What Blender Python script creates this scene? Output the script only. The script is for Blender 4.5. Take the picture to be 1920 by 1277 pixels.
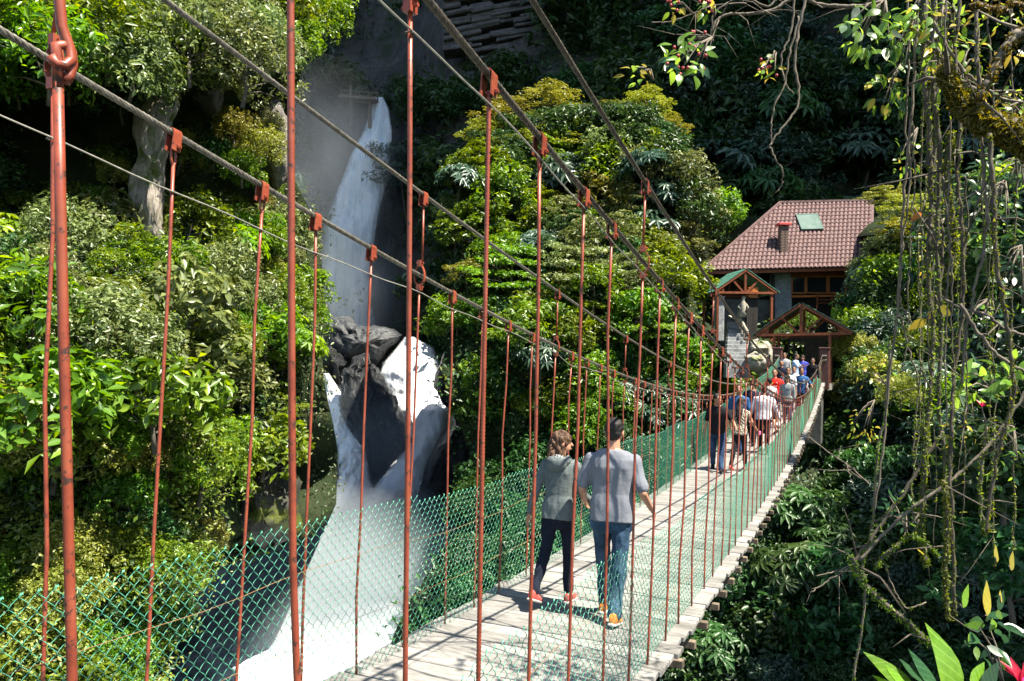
import bpy, bmesh, math, random
import numpy as np
from mathutils import Vector, Matrix, noise

random.seed(7)
rng = np.random.default_rng(11)
for o in list(bpy.data.objects):
    bpy.data.objects.remove(o)
SC = bpy.context.scene
COL = SC.collection
R = math.radians

# ------------------------------------------------------------------ camera
YAW, PIT, ROL, FPX = 0.41655, -0.03672, 0.02385, 1464.0
_cy, _sy, _cp, _sp = math.cos(YAW), math.sin(YAW), math.cos(PIT), math.sin(PIT)
CF = Vector((-_sy * _cp, _cy * _cp, -_sp))
_r = Vector((_cy, _sy, 0)); _u = _r.cross(CF)
CR = _r * math.cos(ROL) + _u * math.sin(ROL)
CU = -_r * math.sin(ROL) + _u * math.cos(ROL)
cam = bpy.data.cameras.new('camera'); camo = bpy.data.objects.new('camera', cam)
COL.objects.link(camo)
camo.matrix_world = Matrix(((CR.x, CU.x, -CF.x, 0), (CR.y, CU.y, -CF.y, 0), (CR.z, CU.z, -CF.z, 0), (0, 0, 0, 1)))
cam.sensor_width = 36; cam.lens = 36 * FPX / 1920; cam.clip_start = .05; cam.clip_end = 2000
SC.camera = camo

# ------------------------------------------------------------------ light
SUN_EL, SUN_AZ = 62.0, 98.0            # azimuth clockwise from +Y
world = bpy.data.worlds.new('World'); SC.world = world; world.use_nodes = True
wn = world.node_tree.nodes; wl = world.node_tree.links
sky = wn.new('ShaderNodeTexSky'); sky.sky_type = 'NISHITA'; sky.sun_disc = False
sky.sun_elevation = R(SUN_EL); sky.sun_rotation = R(SUN_AZ)
sky.air_density = 1.0; sky.dust_density = 0.6; sky.ozone_density = 1.5
wn['Background'].inputs[1].default_value = 0.08
wl.new(sky.outputs[0], wn['Background'].inputs[0])
sd = Vector((math.cos(R(SUN_EL)) * math.sin(R(SUN_AZ)), math.cos(R(SUN_EL)) * math.cos(R(SUN_AZ)), math.sin(R(SUN_EL))))
sun = bpy.data.lights.new('sun', 'SUN'); sun.energy = 5.0; sun.angle = R(0.5); sun.color = (1, .93, .80)
suno = bpy.data.objects.new('sun', sun); COL.objects.link(suno)
suno.rotation_euler = sd.to_track_quat('Z', 'Y').to_euler(); suno.location = (10, 0, 60)
SC.view_settings.view_transform = 'Standard'; SC.view_settings.look = 'None'
SC.view_settings.exposure = 1.68; SC.view_settings.gamma = 1.0
SC.render.engine = 'CYCLES'
SC.cycles.max_bounces = 6; SC.cycles.diffuse_bounces = 2; SC.cycles.glossy_bounces = 2
SC.cycles.transmission_bounces = 3; SC.cycles.volume_bounces = 0; SC.cycles.transparent_max_bounces = 12
SC.cycles.caustics_reflective = False; SC.cycles.caustics_refractive = False
SC.cycles.volume_step_rate = 4.0; SC.cycles.volume_max_steps = 64

# ------------------------------------------------------------------ helpers
def ray(px, py):
    return CR * ((px - 960) / FPX) - CU * ((py - 638.5) / FPX) + CF
def at(px, py, D):
    """world point seen at photograph pixel (px,py) at camera depth D metres"""
    return ray(px, py) * D
def onx(px, py, X):
    r = ray(px, py); return r * (X / r.x)
def proj(P):
    z = P.dot(CF); return 960 + FPX * P.dot(CR) / z, 638.5 - FPX * P.dot(CU) / z, z

def tag(o, label=None, cat=None, group=None, kind=None):
    if label: o['label'] = label
    if cat: o['category'] = cat
    if group: o['group'] = group
    if kind: o['kind'] = kind
    return o
def empty(name, loc=(0, 0, 0), rz=0.0, **k):
    o = bpy.data.objects.new(name, None); COL.objects.link(o)
    o.location = loc; o.rotation_euler = (0, 0, rz); o.empty_display_size = .1
    return tag(o, **k)
def link(name, me, mat=None, parent=None, loc=None, **k):
    o = bpy.data.objects.new(name, me); COL.objects.link(o)
    if mat is not None and not me.materials: me.materials.append(mat)
    if loc is not None: o.location = loc
    if parent is not None: o.parent = parent
    return tag(o, **k)

def frames(pts):
    """parallel transported frames along a polyline"""
    P = [Vector(p) for p in pts]; n = len(P); T = []
    for i in range(n):
        t = P[min(i + 1, n - 1)] - P[max(i - 1, 0)]
        T.append(t.normalized() if t.length > 1e-9 else Vector((0, 0, 1)))
    a = Vector((0, 0, 1)) if abs(T[0].z) < .9 else Vector((1, 0, 0))
    N = [(a - T[0] * a.dot(T[0])).normalized()]
    for i in range(1, n):
        v = N[-1] - T[i] * N[-1].dot(T[i])
        N.append(v.normalized() if v.length > 1e-6 else N[-1])
    return P, T, N, [T[i].cross(N[i]) for i in range(n)]

class MB:
    def __init__(s): s.v = []; s.f = []
    def add(s, vs, fs):
        b = len(s.v); s.v += [tuple(v) for v in vs]; s.f += [tuple(i + b for i in f) for f in fs]; return s
    def tube(s, pts, r, n=6, cap=True, r2=None, ref=None):
        P, T, N, B = frames(pts)
        if ref is not None:
            for i in range(len(P)):
                q = Vector(ref); q = q - T[i] * q.dot(T[i])
                if q.length > 1e-5: N[i] = q.normalized(); B[i] = T[i].cross(N[i])
        vs = []; m = len(P)
        for i in range(m):
            ri = r[i] if hasattr(r, '__len__') else r
            rj = ri if r2 is None else (r2[i] if hasattr(r2, '__len__') else r2)
            for k in range(n):
                a = 2 * math.pi * k / n
                vs.append(P[i] + N[i] * (ri * math.cos(a)) + B[i] * (rj * math.sin(a)))
        fs = [(i * n + k, i * n + (k + 1) % n, (i + 1) * n + (k + 1) % n, (i + 1) * n + k) for i in range(m - 1) for k in range(n)]
        if cap: fs += [tuple(range(n - 1, -1, -1)), tuple((m - 1) * n + k for k in range(n))]
        return s.add(vs, fs)
    def box(s, c, size, M=None, bev=0.0):
        x, y, z = (q / 2 for q in size); c = Vector(c)
        if bev <= 0:
            vs = [Vector((a * x, b * y, d * z)) for a in (-1, 1) for b in (-1, 1) for d in (-1, 1)]
            fs = [(0, 1, 3, 2), (4, 6, 7, 5), (0, 4, 5, 1), (2, 3, 7, 6), (0, 2, 6, 4), (1, 5, 7, 3)]
        else:
            bev = min(bev, x * .49, y * .49, z * .49)
            vs = []; idx = {}
            for a in (-1, 1):
                for b in (-1, 1):
                    for d in (-1, 1):
                        for ax in range(3):
                            v = [a * (x - bev), b * (y - bev), d * (z - bev)]
                            v[ax] = (a * x, b * y, d * z)[ax]
                            idx[(a, b, d, ax)] = len(vs); vs.append(Vector(v))
            fs = []
            for ax in range(3):
                for sg in (-1, 1):
                    o1, o2 = [q for q in range(3) if q != ax]; q4 = []
                    for (p, q) in ((-1, -1), (1, -1), (1, 1), (-1, 1)):
                        key = [0, 0, 0]; key[ax] = sg; key[o1] = p; key[o2] = q
                        q4.append(idx[(*key, ax)])
                    fs.append(tuple(q4))
            for ax in range(3):
                o1, o2 = [q for q in range(3) if q != ax]
                for p in (-1, 1):
                    for q in (-1, 1):
                        k1 = [0, 0, 0]; k1[ax] = -1; k1[o1] = p; k1[o2] = q; k2 = list(k1); k2[ax] = 1
                        fs.append((idx[(*k1, o1)], idx[(*k2, o1)], idx[(*k2, o2)], idx[(*k1, o2)]))
            for a in (-1, 1):
                for b in (-1, 1):
                    for d in (-1, 1): fs.append((idx[(a, b, d, 0)], idx[(a, b, d, 1)], idx[(a, b, d, 2)]))
        if M is not None: vs = [M @ v for v in vs]
        return s.add([v + c for v in vs], fs)
    def bar(s, p, q, w, h, up=(0, 0, 1)):
        """rectangular bar from p to q"""
        p, q = Vector(p), Vector(q); t = (q - p).normalized(); up = Vector(up)
        if abs(t.dot(up)) > .99: up = Vector((0, 1, 0))
        a = t.cross(up).normalized(); b = a.cross(t)
        vs = [e + a * (i * w / 2) + b * (j * h / 2) for e in (p, q) for (i, j) in ((-1, -1), (1, -1), (1, 1), (-1, 1))]
        return s.add(vs, [(3, 2, 1, 0), (4, 5, 6, 7), (0, 1, 5, 4), (1, 2, 6, 5), (2, 3, 7, 6), (3, 0, 4, 7)])
    def mesh(s, name, smooth=False, fix=True):
        me = bpy.data.meshes.new(name); me.from_pydata(s.v, [], s.f)
        if fix:
            bm = bmesh.new(); bm.from_mesh(me); bmesh.ops.recalc_face_normals(bm, faces=bm.faces); bm.to_mesh(me); bm.free()
        if smooth: me.polygons.foreach_set('use_smooth', [True] * len(me.polygons))
        me.update(); return me
    def build(s, name, mat, parent=None, smooth=False, loc=None, fix=True, **k):
        return link(name, s.mesh(name, smooth, fix), mat, parent, loc, **k)

def np_mesh(name, V, F, smooth=False, attr=None, mat=None):
    """V (n,3) float, F (m,k) int"""
    V = np.asarray(V, np.float32); F = np.asarray(F, np.int32); m, k = F.shape
    me = bpy.data.meshes.new(name)
    me.vertices.add(len(V)); me.vertices.foreach_set('co', V.ravel())
    me.loops.add(m * k); me.loops.foreach_set('vertex_index', F.ravel())
    me.polygons.add(m); me.polygons.foreach_set('loop_start', np.arange(0, m * k, k, dtype=np.int32))
    me.polygons.foreach_set('loop_total', np.full(m, k, np.int32))
    if smooth: me.polygons.foreach_set('use_smooth', np.ones(m, bool))
    me.update(calc_edges=True)
    if attr is not None:
        a = me.attributes.new('rnd', 'FLOAT', 'FACE'); a.data.foreach_set('value', np.asarray(attr, np.float32))
    if mat is not None: me.materials.append(mat)
    return me

# ------------------------------------------------------------------ materials
class NT:
    def __init__(s, name):
        s.m = bpy.data.materials.new(name); s.m.use_nodes = True
        s.t = s.m.node_tree; s.N = s.t.nodes; s.L = s.t.links
        s.b = s.N['Principled BSDF']; s.out = s.N['Material Output']
    def n(s, typ, **k):
        x = s.N.new(typ)
        for a, b in k.items(): setattr(x, a, b)
        return x
    def set(s, x, **k):
        for a, b in k.items():
            i = x.inputs[a.replace('_', ' ')] if a.replace('_', ' ') in x.inputs else x.inputs[a]
            if hasattr(b, 'is_output'): s.L.new(b, i)
            else: i.default_value = b
        return x
    def coord(s, kind='Object', scale=(1, 1, 1), rot=(0, 0, 0)):
        if kind == 'World':
            c = s.n('ShaderNodeNewGeometry').outputs['Position']
        else: c = s.n('ShaderNodeTexCoord').outputs[kind]
        mp = s.n('ShaderNodeMapping'); s.L.new(c, mp.inputs[0]); mp.inputs['Scale'].default_value = scale; mp.inputs['Rotation'].default_value = rot
        return mp.outputs[0]
    def noise(s, vec, scale, detail=4, rough=.55, dist=0.0, out='Fac'):
        x = s.n('ShaderNodeTexNoise'); s.L.new(vec, x.inputs['Vector'])
        x.inputs['Scale'].default_value = scale; x.inputs['Detail'].default_value = detail
        x.inputs['Roughness'].default_value = rough; x.inputs['Distortion'].default_value = dist
        return x.outputs[out]
    def ramp(s, fac, stops, interp='LINEAR'):
        x = s.n('ShaderNodeValToRGB'); s.L.new(fac, x.inputs[0]); cr = x.color_ramp; cr.interpolation = interp
        while len(cr.elements) < len(stops): cr.elements.new(.5)
        for e, (p, c) in zip(cr.elements, stops):
            e.position = p; e.color = (*c, 1) if hasattr(c, '__len__') else (c, c, c, 1)
        return x.outputs[0]
    def mix(s, fac, a, b, mode='MIX'):
        x = s.n('ShaderNodeMix', data_type='RGBA', blend_type=mode)
        for i, v in ((0, fac), (6, a), (7, b)):
            if hasattr(v, 'is_output'): s.L.new(v, x.inputs[i])
            else: x.inputs[i].default_value = (*v, 1) if hasattr(v, '__len__') and len(v) == 3 else v
        return x.outputs[2]
    def math(s, op, a, b=0.0, clamp=False):
        x = s.n('ShaderNodeMath', operation=op); x.use_clamp = clamp
        for i, v in ((0, a), (1, b)):
            if hasattr(v, 'is_output'): s.L.new(v, x.inputs[i])
            else: x.inputs[i].default_value = v
        return x.outputs[0]
    def bump(s, h, strength=.3, dist=.02):
        x = s.n('ShaderNodeBump'); s.L.new(h, x.inputs['Height']); x.inputs['Strength'].default_value = strength
        x.inputs['Distance'].default_value = dist; s.L.new(x.outputs[0], s.b.inputs['Normal']); return x
    def col(s, c):
        if hasattr(c, 'is_output'): s.L.new(c, s.b.inputs['Base Color'])
        else: s.b.inputs['Base Color'].default_value = (*c, 1)
    def p(s, **k): s.set(s.b, **{a: b for a, b in k.items()}); return s

def mat_plain(name, c1, c2, scale=8, rough=.7, bump=.2, dist=.01, metal=0.0, kind='Object', spec=.5, vec_scale=(1, 1, 1)):
    t = NT(name); v = t.coord(kind, vec_scale); f = t.noise(v, scale, 5, .6)
    t.col(t.ramp(f, [(.3, c1), (.7, c2)])); t.p(Roughness=rough, Metallic=metal); t.b.inputs['Specular IOR Level'].default_value = spec
    if bump: t.bump(t.noise(v, scale * 3, 4, .6), bump, dist)
    return t.m

def mat_red():
    t = NT('red_oxide_paint'); v = t.coord('World')
    f = t.noise(v, 9, 6, .65); g = t.noise(v, 38, 5, .7)
    c = t.ramp(f, [(.25, (.13, .026, .013)), (.5, (.25, .050, .024)), (.8, (.31, .085, .042))])
    c = t.mix(t.ramp(g, [(.57, 0.0), (.63, 1.0)]), c, (.05, .025, .018))
    t.col(c); t.p(Roughness=.42); t.bump(g, .25, .002); return t.m
def mat_wood(name, a, b, c, ax=(12, 1.2, 12), rough=.8, bands=True):
    t = NT(name); v0 = t.coord('Object', ax)
    oi = t.n('ShaderNodeObjectInfo')
    ad = t.n('ShaderNodeVectorMath', operation='ADD'); t.L.new(v0, ad.inputs[0])
    cx = t.n('ShaderNodeCombineXYZ'); t.L.new(t.math('MULTIPLY', oi.outputs['Random'], 40.), cx.inputs[0]); t.L.new(t.math('MULTIPLY', oi.outputs['Random'], 23.), cx.inputs[2])
    t.L.new(cx.outputs[0], ad.inputs[1]); v = ad.outputs[0]
    f = t.noise(v, 1.6, 7, .65, .6); g = t.noise(v, .5, 3, .5)
    col = t.ramp(f, [(.25, a), (.55, b), (.8, c)])
    col = t.mix(t.math('MULTIPLY', t.ramp(g, [(.35, 0.), (.7, 1.)]), .35), col, a)
    h = t.n('ShaderNodeHueSaturation'); t.L.new(col, h.inputs['Color']); t.L.new(t.math('ADD', t.math('MULTIPLY', oi.outputs['Random'], .5), .75), h.inputs['Value'])
    t.col(h.outputs[0]); t.p(Roughness=rough); t.b.inputs['Specular IOR Level'].default_value = .25
    t.bump(f, .5, .004); return t.m
def mat_leaf(name, dark, mid, light, trans=.35, rough=.38, var=.12, spec=.5):
    t = NT(name)
    at_ = t.n('ShaderNodeAttribute', attribute_name='rnd'); oi = t.n('ShaderNodeObjectInfo')
    v = t.coord('World'); big = t.noise(v, .55, 3, .6)
    f = t.math('ADD', t.math('MULTIPLY', at_.outputs['Fac'], .75), t.math('MULTIPLY', t.math('SUBTRACT', big, .35), .7), clamp=True)
    c = t.ramp(f, [(0., dark), (.5, mid), (1., light)])
    h = t.n('ShaderNodeHueSaturation'); t.L.new(c, h.inputs['Color'])
    t.L.new(t.math('ADD', .5 - var * .25, t.math('MULTIPLY', oi.outputs['Random'], var * .5)), h.inputs['Hue'])
    t.L.new(t.math('ADD', .8, t.math('MULTIPLY', oi.outputs['Random'], .45)), h.inputs['Value'])
    c = h.outputs[0]; t.col(c); t.p(Roughness=rough); t.b.inputs['Specular IOR Level'].default_value = spec
    if trans > 0:
        tr = t.n('ShaderNodeBsdfTranslucent'); b2 = t.n('ShaderNodeHueSaturation'); t.L.new(c, b2.inputs['Color'])
        b2.inputs['Saturation'].default_value = 1.15; b2.inputs['Value'].default_value = 1.9; b2.inputs['Hue'].default_value = .485
        t.L.new(b2.outputs[0], tr.inputs['Color'])
        mx = t.n('ShaderNodeMixShader'); mx.inputs[0].default_value = trans
        t.L.new(t.b.outputs[0], mx.inputs[1]); t.L.new(tr.outputs[0], mx.inputs[2]); t.L.new(mx.outputs[0], t.out.inputs[0])
    return t.m

RED = mat_red()
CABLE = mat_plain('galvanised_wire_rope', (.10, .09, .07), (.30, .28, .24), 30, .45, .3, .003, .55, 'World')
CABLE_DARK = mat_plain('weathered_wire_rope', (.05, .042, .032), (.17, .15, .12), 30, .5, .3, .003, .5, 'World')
WIRE = mat_plain('thin_bright_wire', (.28, .27, .23), (.5, .48, .42), 20, .4, 0, 0, .4, 'World')
PLANK = mat_wood('grey_weathered_plank', (.085, .078, .07), (.27, .26, .24), (.42, .40, .375), (3., 14., 14.))
BEAM = mat_wood('dark_weathered_beam', (.07, .055, .04), (.18, .14, .10), (.28, .23, .17))
GREEN_WIRE = mat_plain('green_coated_wire', (.04, .30, .18), (.15, .52, .34), 25, .28, 0, 0, 0.0, 'World', .8)
# ================================================================== FOOTBRIDGE
XR, XL = -1.476, -3.323
S_END = 38.6
def H(s): return -2.0911 - 0.04346 * s + 0.00233 * s * s
def fit_cable(pix, X, deg=3, extra=()):
    S, Z, W = [], [], []
    for (x, y) in pix:
        p = onx(x, y, X); S.append(p.y); Z.append(p.z); W.append(1.0 / (p.dot(CF) ** 1.2))
    for (s, z, w) in extra: S.append(s); Z.append(z); W.append(w)
    return np.poly1d(np.polyfit(S, Z, deg, w=W))
def z_at(s, X, py):
    lo, hi = -12., 12.
    for _ in range(40):
        m = (lo + hi) / 2
        if proj(Vector((X, s, m)))[1] > py: lo = m
        else: hi = m
    return m
ex = lambda X, py: ((S_END, z_at(S_END, X, py), .2), (26.5, 0, 0))
loR = [(800, 0), (922, 146), (1015, 258), (1097, 361), (1149, 426), (1236, 527), (1268, 562), (1293, 593), (1315, 616), (1336, 637), (1352, 653), (1368, 668), (1390, 691), (1410, 707), (1440, 731), (1465, 743)]
upR = [(1000, 0), (1100, 170), (1210, 345), (1342, 540), (1403, 629), (1444, 681), (1470, 706)]
loL = [(0, 53), (140, 140), (325, 252), (493, 350), (593, 406), (697, 470), (785, 517), (848, 551), (955, 605), (1042, 648), (1071, 661), (1100, 673), (1125, 683), (1171, 700), (1222, 719), (1264, 733), (1333, 745), (1368, 745)]
upL = [(300, 0), (420, 82), (540, 165), (803, 372), (900, 446), (1043, 546), (1173, 632), (1257, 681), (1315, 709), (1360, 718), (1397, 714)]
ZRL = fit_cable(loR, XR, 3, ex(XR, 676)[:1]); ZRU = fit_cable(upR, XR, 3, ex(XR, 668)[:1])
ZLL = fit_cable(loL, XL, 3, ex(XL, 676)[:1]); ZLU = fit_cable(upL, XL, 3, ex(XL, 668)[:1])

bridge = empty('suspension_footbridge', (-2.4, S_END, H(S_END)), label='narrow suspension footbridge with red hangers and grey plank deck over the gorge', cat='bridge')
BINV = Matrix.Translation(-Vector(bridge.location))
def bpart(o):
    o.parent = bridge; o.matrix_parent_inverse = BINV; return o

# --- planks
s = -2.2; k = 0
pl_meshes = []
for q in range(5):
    mb = MB(); n = 6; L = 2.08 + .02 * q
    mb.box((0, 0, 0), (L, .212, .045), bev=.006)
    pl_meshes.append(mb.mesh('plank')); pl_meshes[-1].materials.append(PLANK)
while s < S_END + .4:
    w = .224
    o = link('plank', pl_meshes[k % 5], None)
    o.location = (-2.40 + random.uniform(-.016, .016), s, H(s) - .0225 + random.uniform(-.004, .004))
    o.scale = (1, random.uniform(.975, 1.01), 1)
    o.rotation_euler = (math.atan(-0.04346 + .00466 * s), random.uniform(-.004, .004), random.uniform(-.008, .008))
    bpart(o); s += w; k += 1
# --- longitudinal beams, cross beams
for x in (-3.1, -2.4, -1.7):
    mb = MB(); mb.tube([(x, q, H(q) - .105) for q in np.arange(-2.2, S_END + .5, .8)], .035, 4, ref=(1, 0, 1))
    bpart(mb.build('stringer', BEAM))
hang_s = {'R': [], 'L': []}

# --- wire ropes made of laid strands
def rope(zf, X, mat, rad=.0185, s0=-3.0, s1=S_END, near=13.0):
    mb = MB()
    ss = np.arange(s0, near, .035); base = [Vector((X, q, float(zf(q)))) for q in ss]
    P, T, N, B = frames(base)
    rs = rad * .40
    for k in range(6):
        pts = []
        for i in range(len(P)):
            a = 2 * math.pi * (k / 6 + ss[i] / .20)
            pts.append(P[i] + (N[i] * math.cos(a) + B[i] * math.sin(a)) * (rad - rs))
        mb.tube(pts, rs, 5, cap=False)
    ss = np.concatenate([[near - .05], np.arange(near, s1, .4), [s1]])
    mb.tube([Vector((X, q, float(zf(q)))) for q in ss], rad * .97, 8)
    return bpart(mb.build('suspension_cable', mat, smooth=True, fix=False))
rope(ZRL, XR, CABLE_DARK); rope(ZRU, XR, CABLE_DARK, .0175); rope(ZLL, XL, CABLE); rope(ZLU, XL, CABLE, .0175)

# --- hangers: clamp, bolt, rod (+ upper rod and ring)
def clamp_mesh():
    mb = MB(); prof = []
    r1, r2 = .0215, .0275
    out = [(-r2, -.095), (-r2, 0)] + [(r2 * math.cos(a), r2 * math.sin(a)) for a in np.linspace(math.pi * .85, math.pi * .15, 5)] + [(r2, 0), (r2, -.095)]
    inn = [(-r1, -.095), (-r1, 0)] + [(r1 * math.cos(a), r1 * math.sin(a)) for a in np.linspace(math.pi * .85, math.pi * .15, 5)] + [(r1, 0), (r1, -.095)]
    m = len(out); w = .029; vs = []
    for y in (-w, w):
        vs += [(x, y, z) for x, z in out] + [(x, y, z) for x, z in inn]
    fs = []
    for i in range(m - 1):
        a, b = i, i + 1
        fs += [(a, b, 2 * m + b, 2 * m + a), (m + b, m + a, 3 * m + a, 3 * m + b), (b, a, m + a, m + b), (2 * m + a, 2 * m + b, 3 * m + b, 3 * m + a)]
    fs += [(0, m, 3 * m, 2 * m), (m - 1, 3 * m - 1, 4 * m - 1, 2 * m - 1)]
    mb.add(vs, fs); return mb.mesh('clamp')
def bolt_mesh():
    mb = MB(); mb.tube([(-.045, 0, -.07), (.045, 0, -.07)], .007, 6)
    for x in (-.036, .034): mb.tube([(x - .006, 0, -.07), (x + .006, 0, -.07)], .014, 6)
    return mb.mesh('bolt')
def link_mesh():
    mb = MB(); pts = [(0, .019 * math.sin(a), -.115 + .052 * math.cos(a)) for a in np.linspace(0, 2 * math.pi, 13)]
    mb.tube(pts, .0075, 5, cap=False); return mb.mesh('chain_link', True)
def ring_mesh():
    mb = MB(); w = .014; t = .005; n = 20; vs = []; fs = []
    for i in range(n):
        a = 2 * math.pi * i / n
        for (rr, y) in ((1, -w), (1, w), (.88, w), (.88, -w)):
            vs.append((.05 * rr * math.sin(a) * (1 - .12 * math.cos(a)), y + .0 * a, .088 * rr * math.cos(a)))
    for i in range(n):
        j = (i + 1) % n
        for k in range(4): fs.append((4 * i + k, 4 * i + (k + 1) % 4, 4 * j + (k + 1) % 4, 4 * j + k))
    mb.add(vs, fs)
    for z in (.1, -.1):
        mb.box((0, 0, z), (.034, .045, .05)); mb.tube([(-.035, 0, z), (.035, 0, z)], .008, 6)
    return mb.mesh('ring')
CLM, BLM, LKM, RGM = clamp_mesh(), bolt_mesh(), link_mesh(), ring_mesh()
for m in (CLM, BLM, LKM, RGM): m.materials.append(RED)

def rib_rod(mb, pts, r):
    """rebar: tube with closely spaced raised ribs"""
    P = [Vector(p) for p in pts]
    L = (P[-1] - P[0]).length; n = int(L / .008); q = []; rr = []
    for i in range(n + 1):
        q.append(P[0].lerp(P[-1], i / n)); rr.append(r * (1.13 if i % 2 else .86))
    mb.tube(q, rr, 7)

def hanger(side, X, top, bot, zlow, zup=None, mids=(), rad=.0098, rib=False, lk=False, wiggle=.012):
    """top,bot: s positions; top clamp on the low cable, or on the upper cable through a ring"""
    sg = top
    root = MB(); zt = float(zlow(top))
    z0 = zt - (.165 if lk else .075); zb = H(bot) - .06
    if zup is not None: z0 = zt - .1
    pts = [Vector((X, top, z0))]
    n = 5
    for i in range(1, n):
        f = i / n
        pts.append(Vector((X + random.gauss(0, wiggle * .6), top + (bot - top) * f + random.gauss(0, wiggle), z0 + (zb - z0) * f)))
    if mids: pts = ([pts[0]] if mids[0].z > .75 else []) + [Vector(m) for m in mids]
    pts.append(Vector((X, bot, zb)))
    if rib: rib_rod(root, pts[:1] + pts[-1:], rad * 1.1)
    else:
        fine = [pts[0]]
        for a, b in zip(pts[:-1], pts[1:]): fine += [a.lerp(b, .5), b]
        root.tube(fine, rad, 7)
    if zup is not None:
        zu = float(zup(top + .02)); mb2 = [Vector((X, top + .03, zu - .07)), Vector((X + random.gauss(0, .015), top + .0, zt + .1))]
        root.tube(mb2, rad * .95, 7)
    o = bpart(root.build('hanger', RED, smooth=True, fix=False))
    def sub(name, me, s_, z_, slope=0.):
        c = link(name, me); c.location = (X, s_, z_); c.rotation_euler = (slope, 0, random.uniform(-.15, .15)); c.parent = o
    sl = lambda f, q: float((f(q + .1) - f(q - .1)) / .2)
    if zup is None:
        sub('clamp', CLM, top, zt, math.atan(sl(zlow, top)) * .6); sub('bolt', BLM, top, zt)
        if lk: sub('chain_link', LKM, top, zt)
    else:
        zz = float(zup(top + .03)); sub('clamp', CLM, top + .03, zz, math.atan(sl(zup, top)) * .6); sub('bolt', BLM, top + .03, zz)
        sub('ring', RGM, top, zt)
    hang_s[side].append((top, bot))
    return o
# right side rods read from the photograph
RT = [[(103, 0), (107, 100), (119, 640), (135, 1277)], [(545, 0), (547, 700), (549, 1050), (557, 1277)], [(770, 70), (762, 1277)], [(917, 190), (897, 1277)],
      [(1012, 300), (993, 1277)], [(1094, 400), (1065, 1277)], [(1147, 440), (1130, 1277)], [(1205, 510), (1178, 1277)],
      [(1237, 545), (1213, 1249)], [(1267, 575), (1247, 1207)], [(1292, 600), (1272, 1166)], [(1314, 625), (1297, 1132)], [(1336, 648), (1320, 1106)], [(1352, 660), (1336, 1084)]]
last = 0
for i, L in enumerate(RT):
    P = [onx(x, y, XR) for x, y in L]
    # slide the ends along the rod's line to the cable and to the deck
    a, b = P[0], P[1]; d = (a - b) / (a.z - b.z)
    top = a.y
    for _ in range(20): top = (a + d * (float(ZRL(top)) - a.z)).y
    a, b = P[-2], P[-1]; d = (b - a) / (b.z - a.z); bot = b.y
    for _ in range(20): bot = (b + d * (H(bot) - b.z)).y
    ringed = (i - 12) % 5 == 0
    mids = [p for p in P[:-1]] if i < 2 else ()
    if i == 0:
        P[1] = P[1].lerp(P[2], .1); mids = P[1:]
    if i == 1: mids = P
    hanger('R', XR, top, bot, ZRL, ZRU if ringed else None, mids=[m for m in mids if m.z < float(ZRL(top)) - .2], rad=.0108 if i < 2 else .0095, rib=(i == 3), lk=(i in (4, 9)))
    last = (top, bot)
top, bot = last; i = len(RT)
while top + .585 < S_END - .5:
    top += .585; bot += .6 if bot < top + .2 else .585
    hanger('R', XR, top, bot, ZRL, ZRU if (i - 12) % 5 == 0 else None, lk=(i % 7 == 3)); i += 1
LT = [(-1, (100, 200), (80, 1277)), (0, (325, 290), (272, 1277)), (1, (491, 380), (446, 1200)), (2, (592, 430), (566, 1250)), (3, (696, 490), (669, 1258)), (4, (785, 560), (755, 1214)),
      (5, (848, 570), (834, 1176)), (6, (905, 600), (888, 1147)), (7, (953, 625), (935, 1107)), (8, (998, 640), (986, 1080)), (9, (1041, 670), (1022, 1055)),
      (10, (1071, 690), None), (11, (1100, 700), None), (12, (1125, 700), None), (13, (1150, 720), None), (14, (1171, 730), None), (15, (1190, 740), None), (16, (1207, 740), None), (17, (1222, 740), None), (18, (1238, 745), None), (19, (1254, 750), None)]
off = .1
for (i, a, b) in LT:
    A = onx(*a, XL); top = A.y
    if b:
        B = onx(*b, XL); d = (A - B) / (A.z - B.z)
        for _ in range(20): top = (A + d * (float(ZLL(top)) - A.z)).y
        bot = B.y
        for _ in range(20): bot = (B + d * (H(bot) - B.z)).y
        off = off * .6 + (bot - top) * .4
    else: bot = top + off
    mids = ()
    hanger('L', XL, top, bot, ZLL, ZLU if (i - 4) % 5 == 0 else None, lk=(i in (0, 1, 10)), rad=.0098)
i = 20
while top + .6 < S_END - .5:
    top += .6; hanger('L', XL, top, top + off, ZLL, ZLU if (i - 4) % 5 == 0 else None, lk=(i % 6 == 2)); i += 1
# joint of hooked rods on the nearest hanger (two hooks in each other)
jp = onx(112, 95, XR)

mb = MB()
mb.tube([jp + Vector(q) for q in ((-.004, -.012, .75), (0, -.008, .12), (.002, .0, .05), (.008, .014, .012), (.012, .018, -.012), (.01, .006, -.03), (.004, -.01, -.032), (0, -.02, -.018))], .0108, 8)
jd = (onx(119, 640, XR) - onx(107, 100, XR))
j1 = onx(107, 100, XR) + jd * .12; j0 = onx(107, 100, XR) + jd * .02
mb.tube([j1, j0] + [jp + Vector(q) for q in ((.002, -.010, .006), (.004, .006, .014), (.004, .022, .006), (.004, .026, -.02), (.004, .02, -.045), (.004, .012, -.06))], .0108, 8)
jo = bpart(mb.build('rod_hook', RED, smooth=True, fix=False))

# cross beams that stick out under the planks near each hanger
CB = MB().box((0, 0, 0), (2.08, .07, .07), bev=.006).mesh('crossbeam'); CB.materials.append(BEAM)
for (t, b) in hang_s['R']:
    o = link('crossbeam', CB); o.location = (-2.36, b + .02, H(b) - .175); bpart(o)
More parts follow.
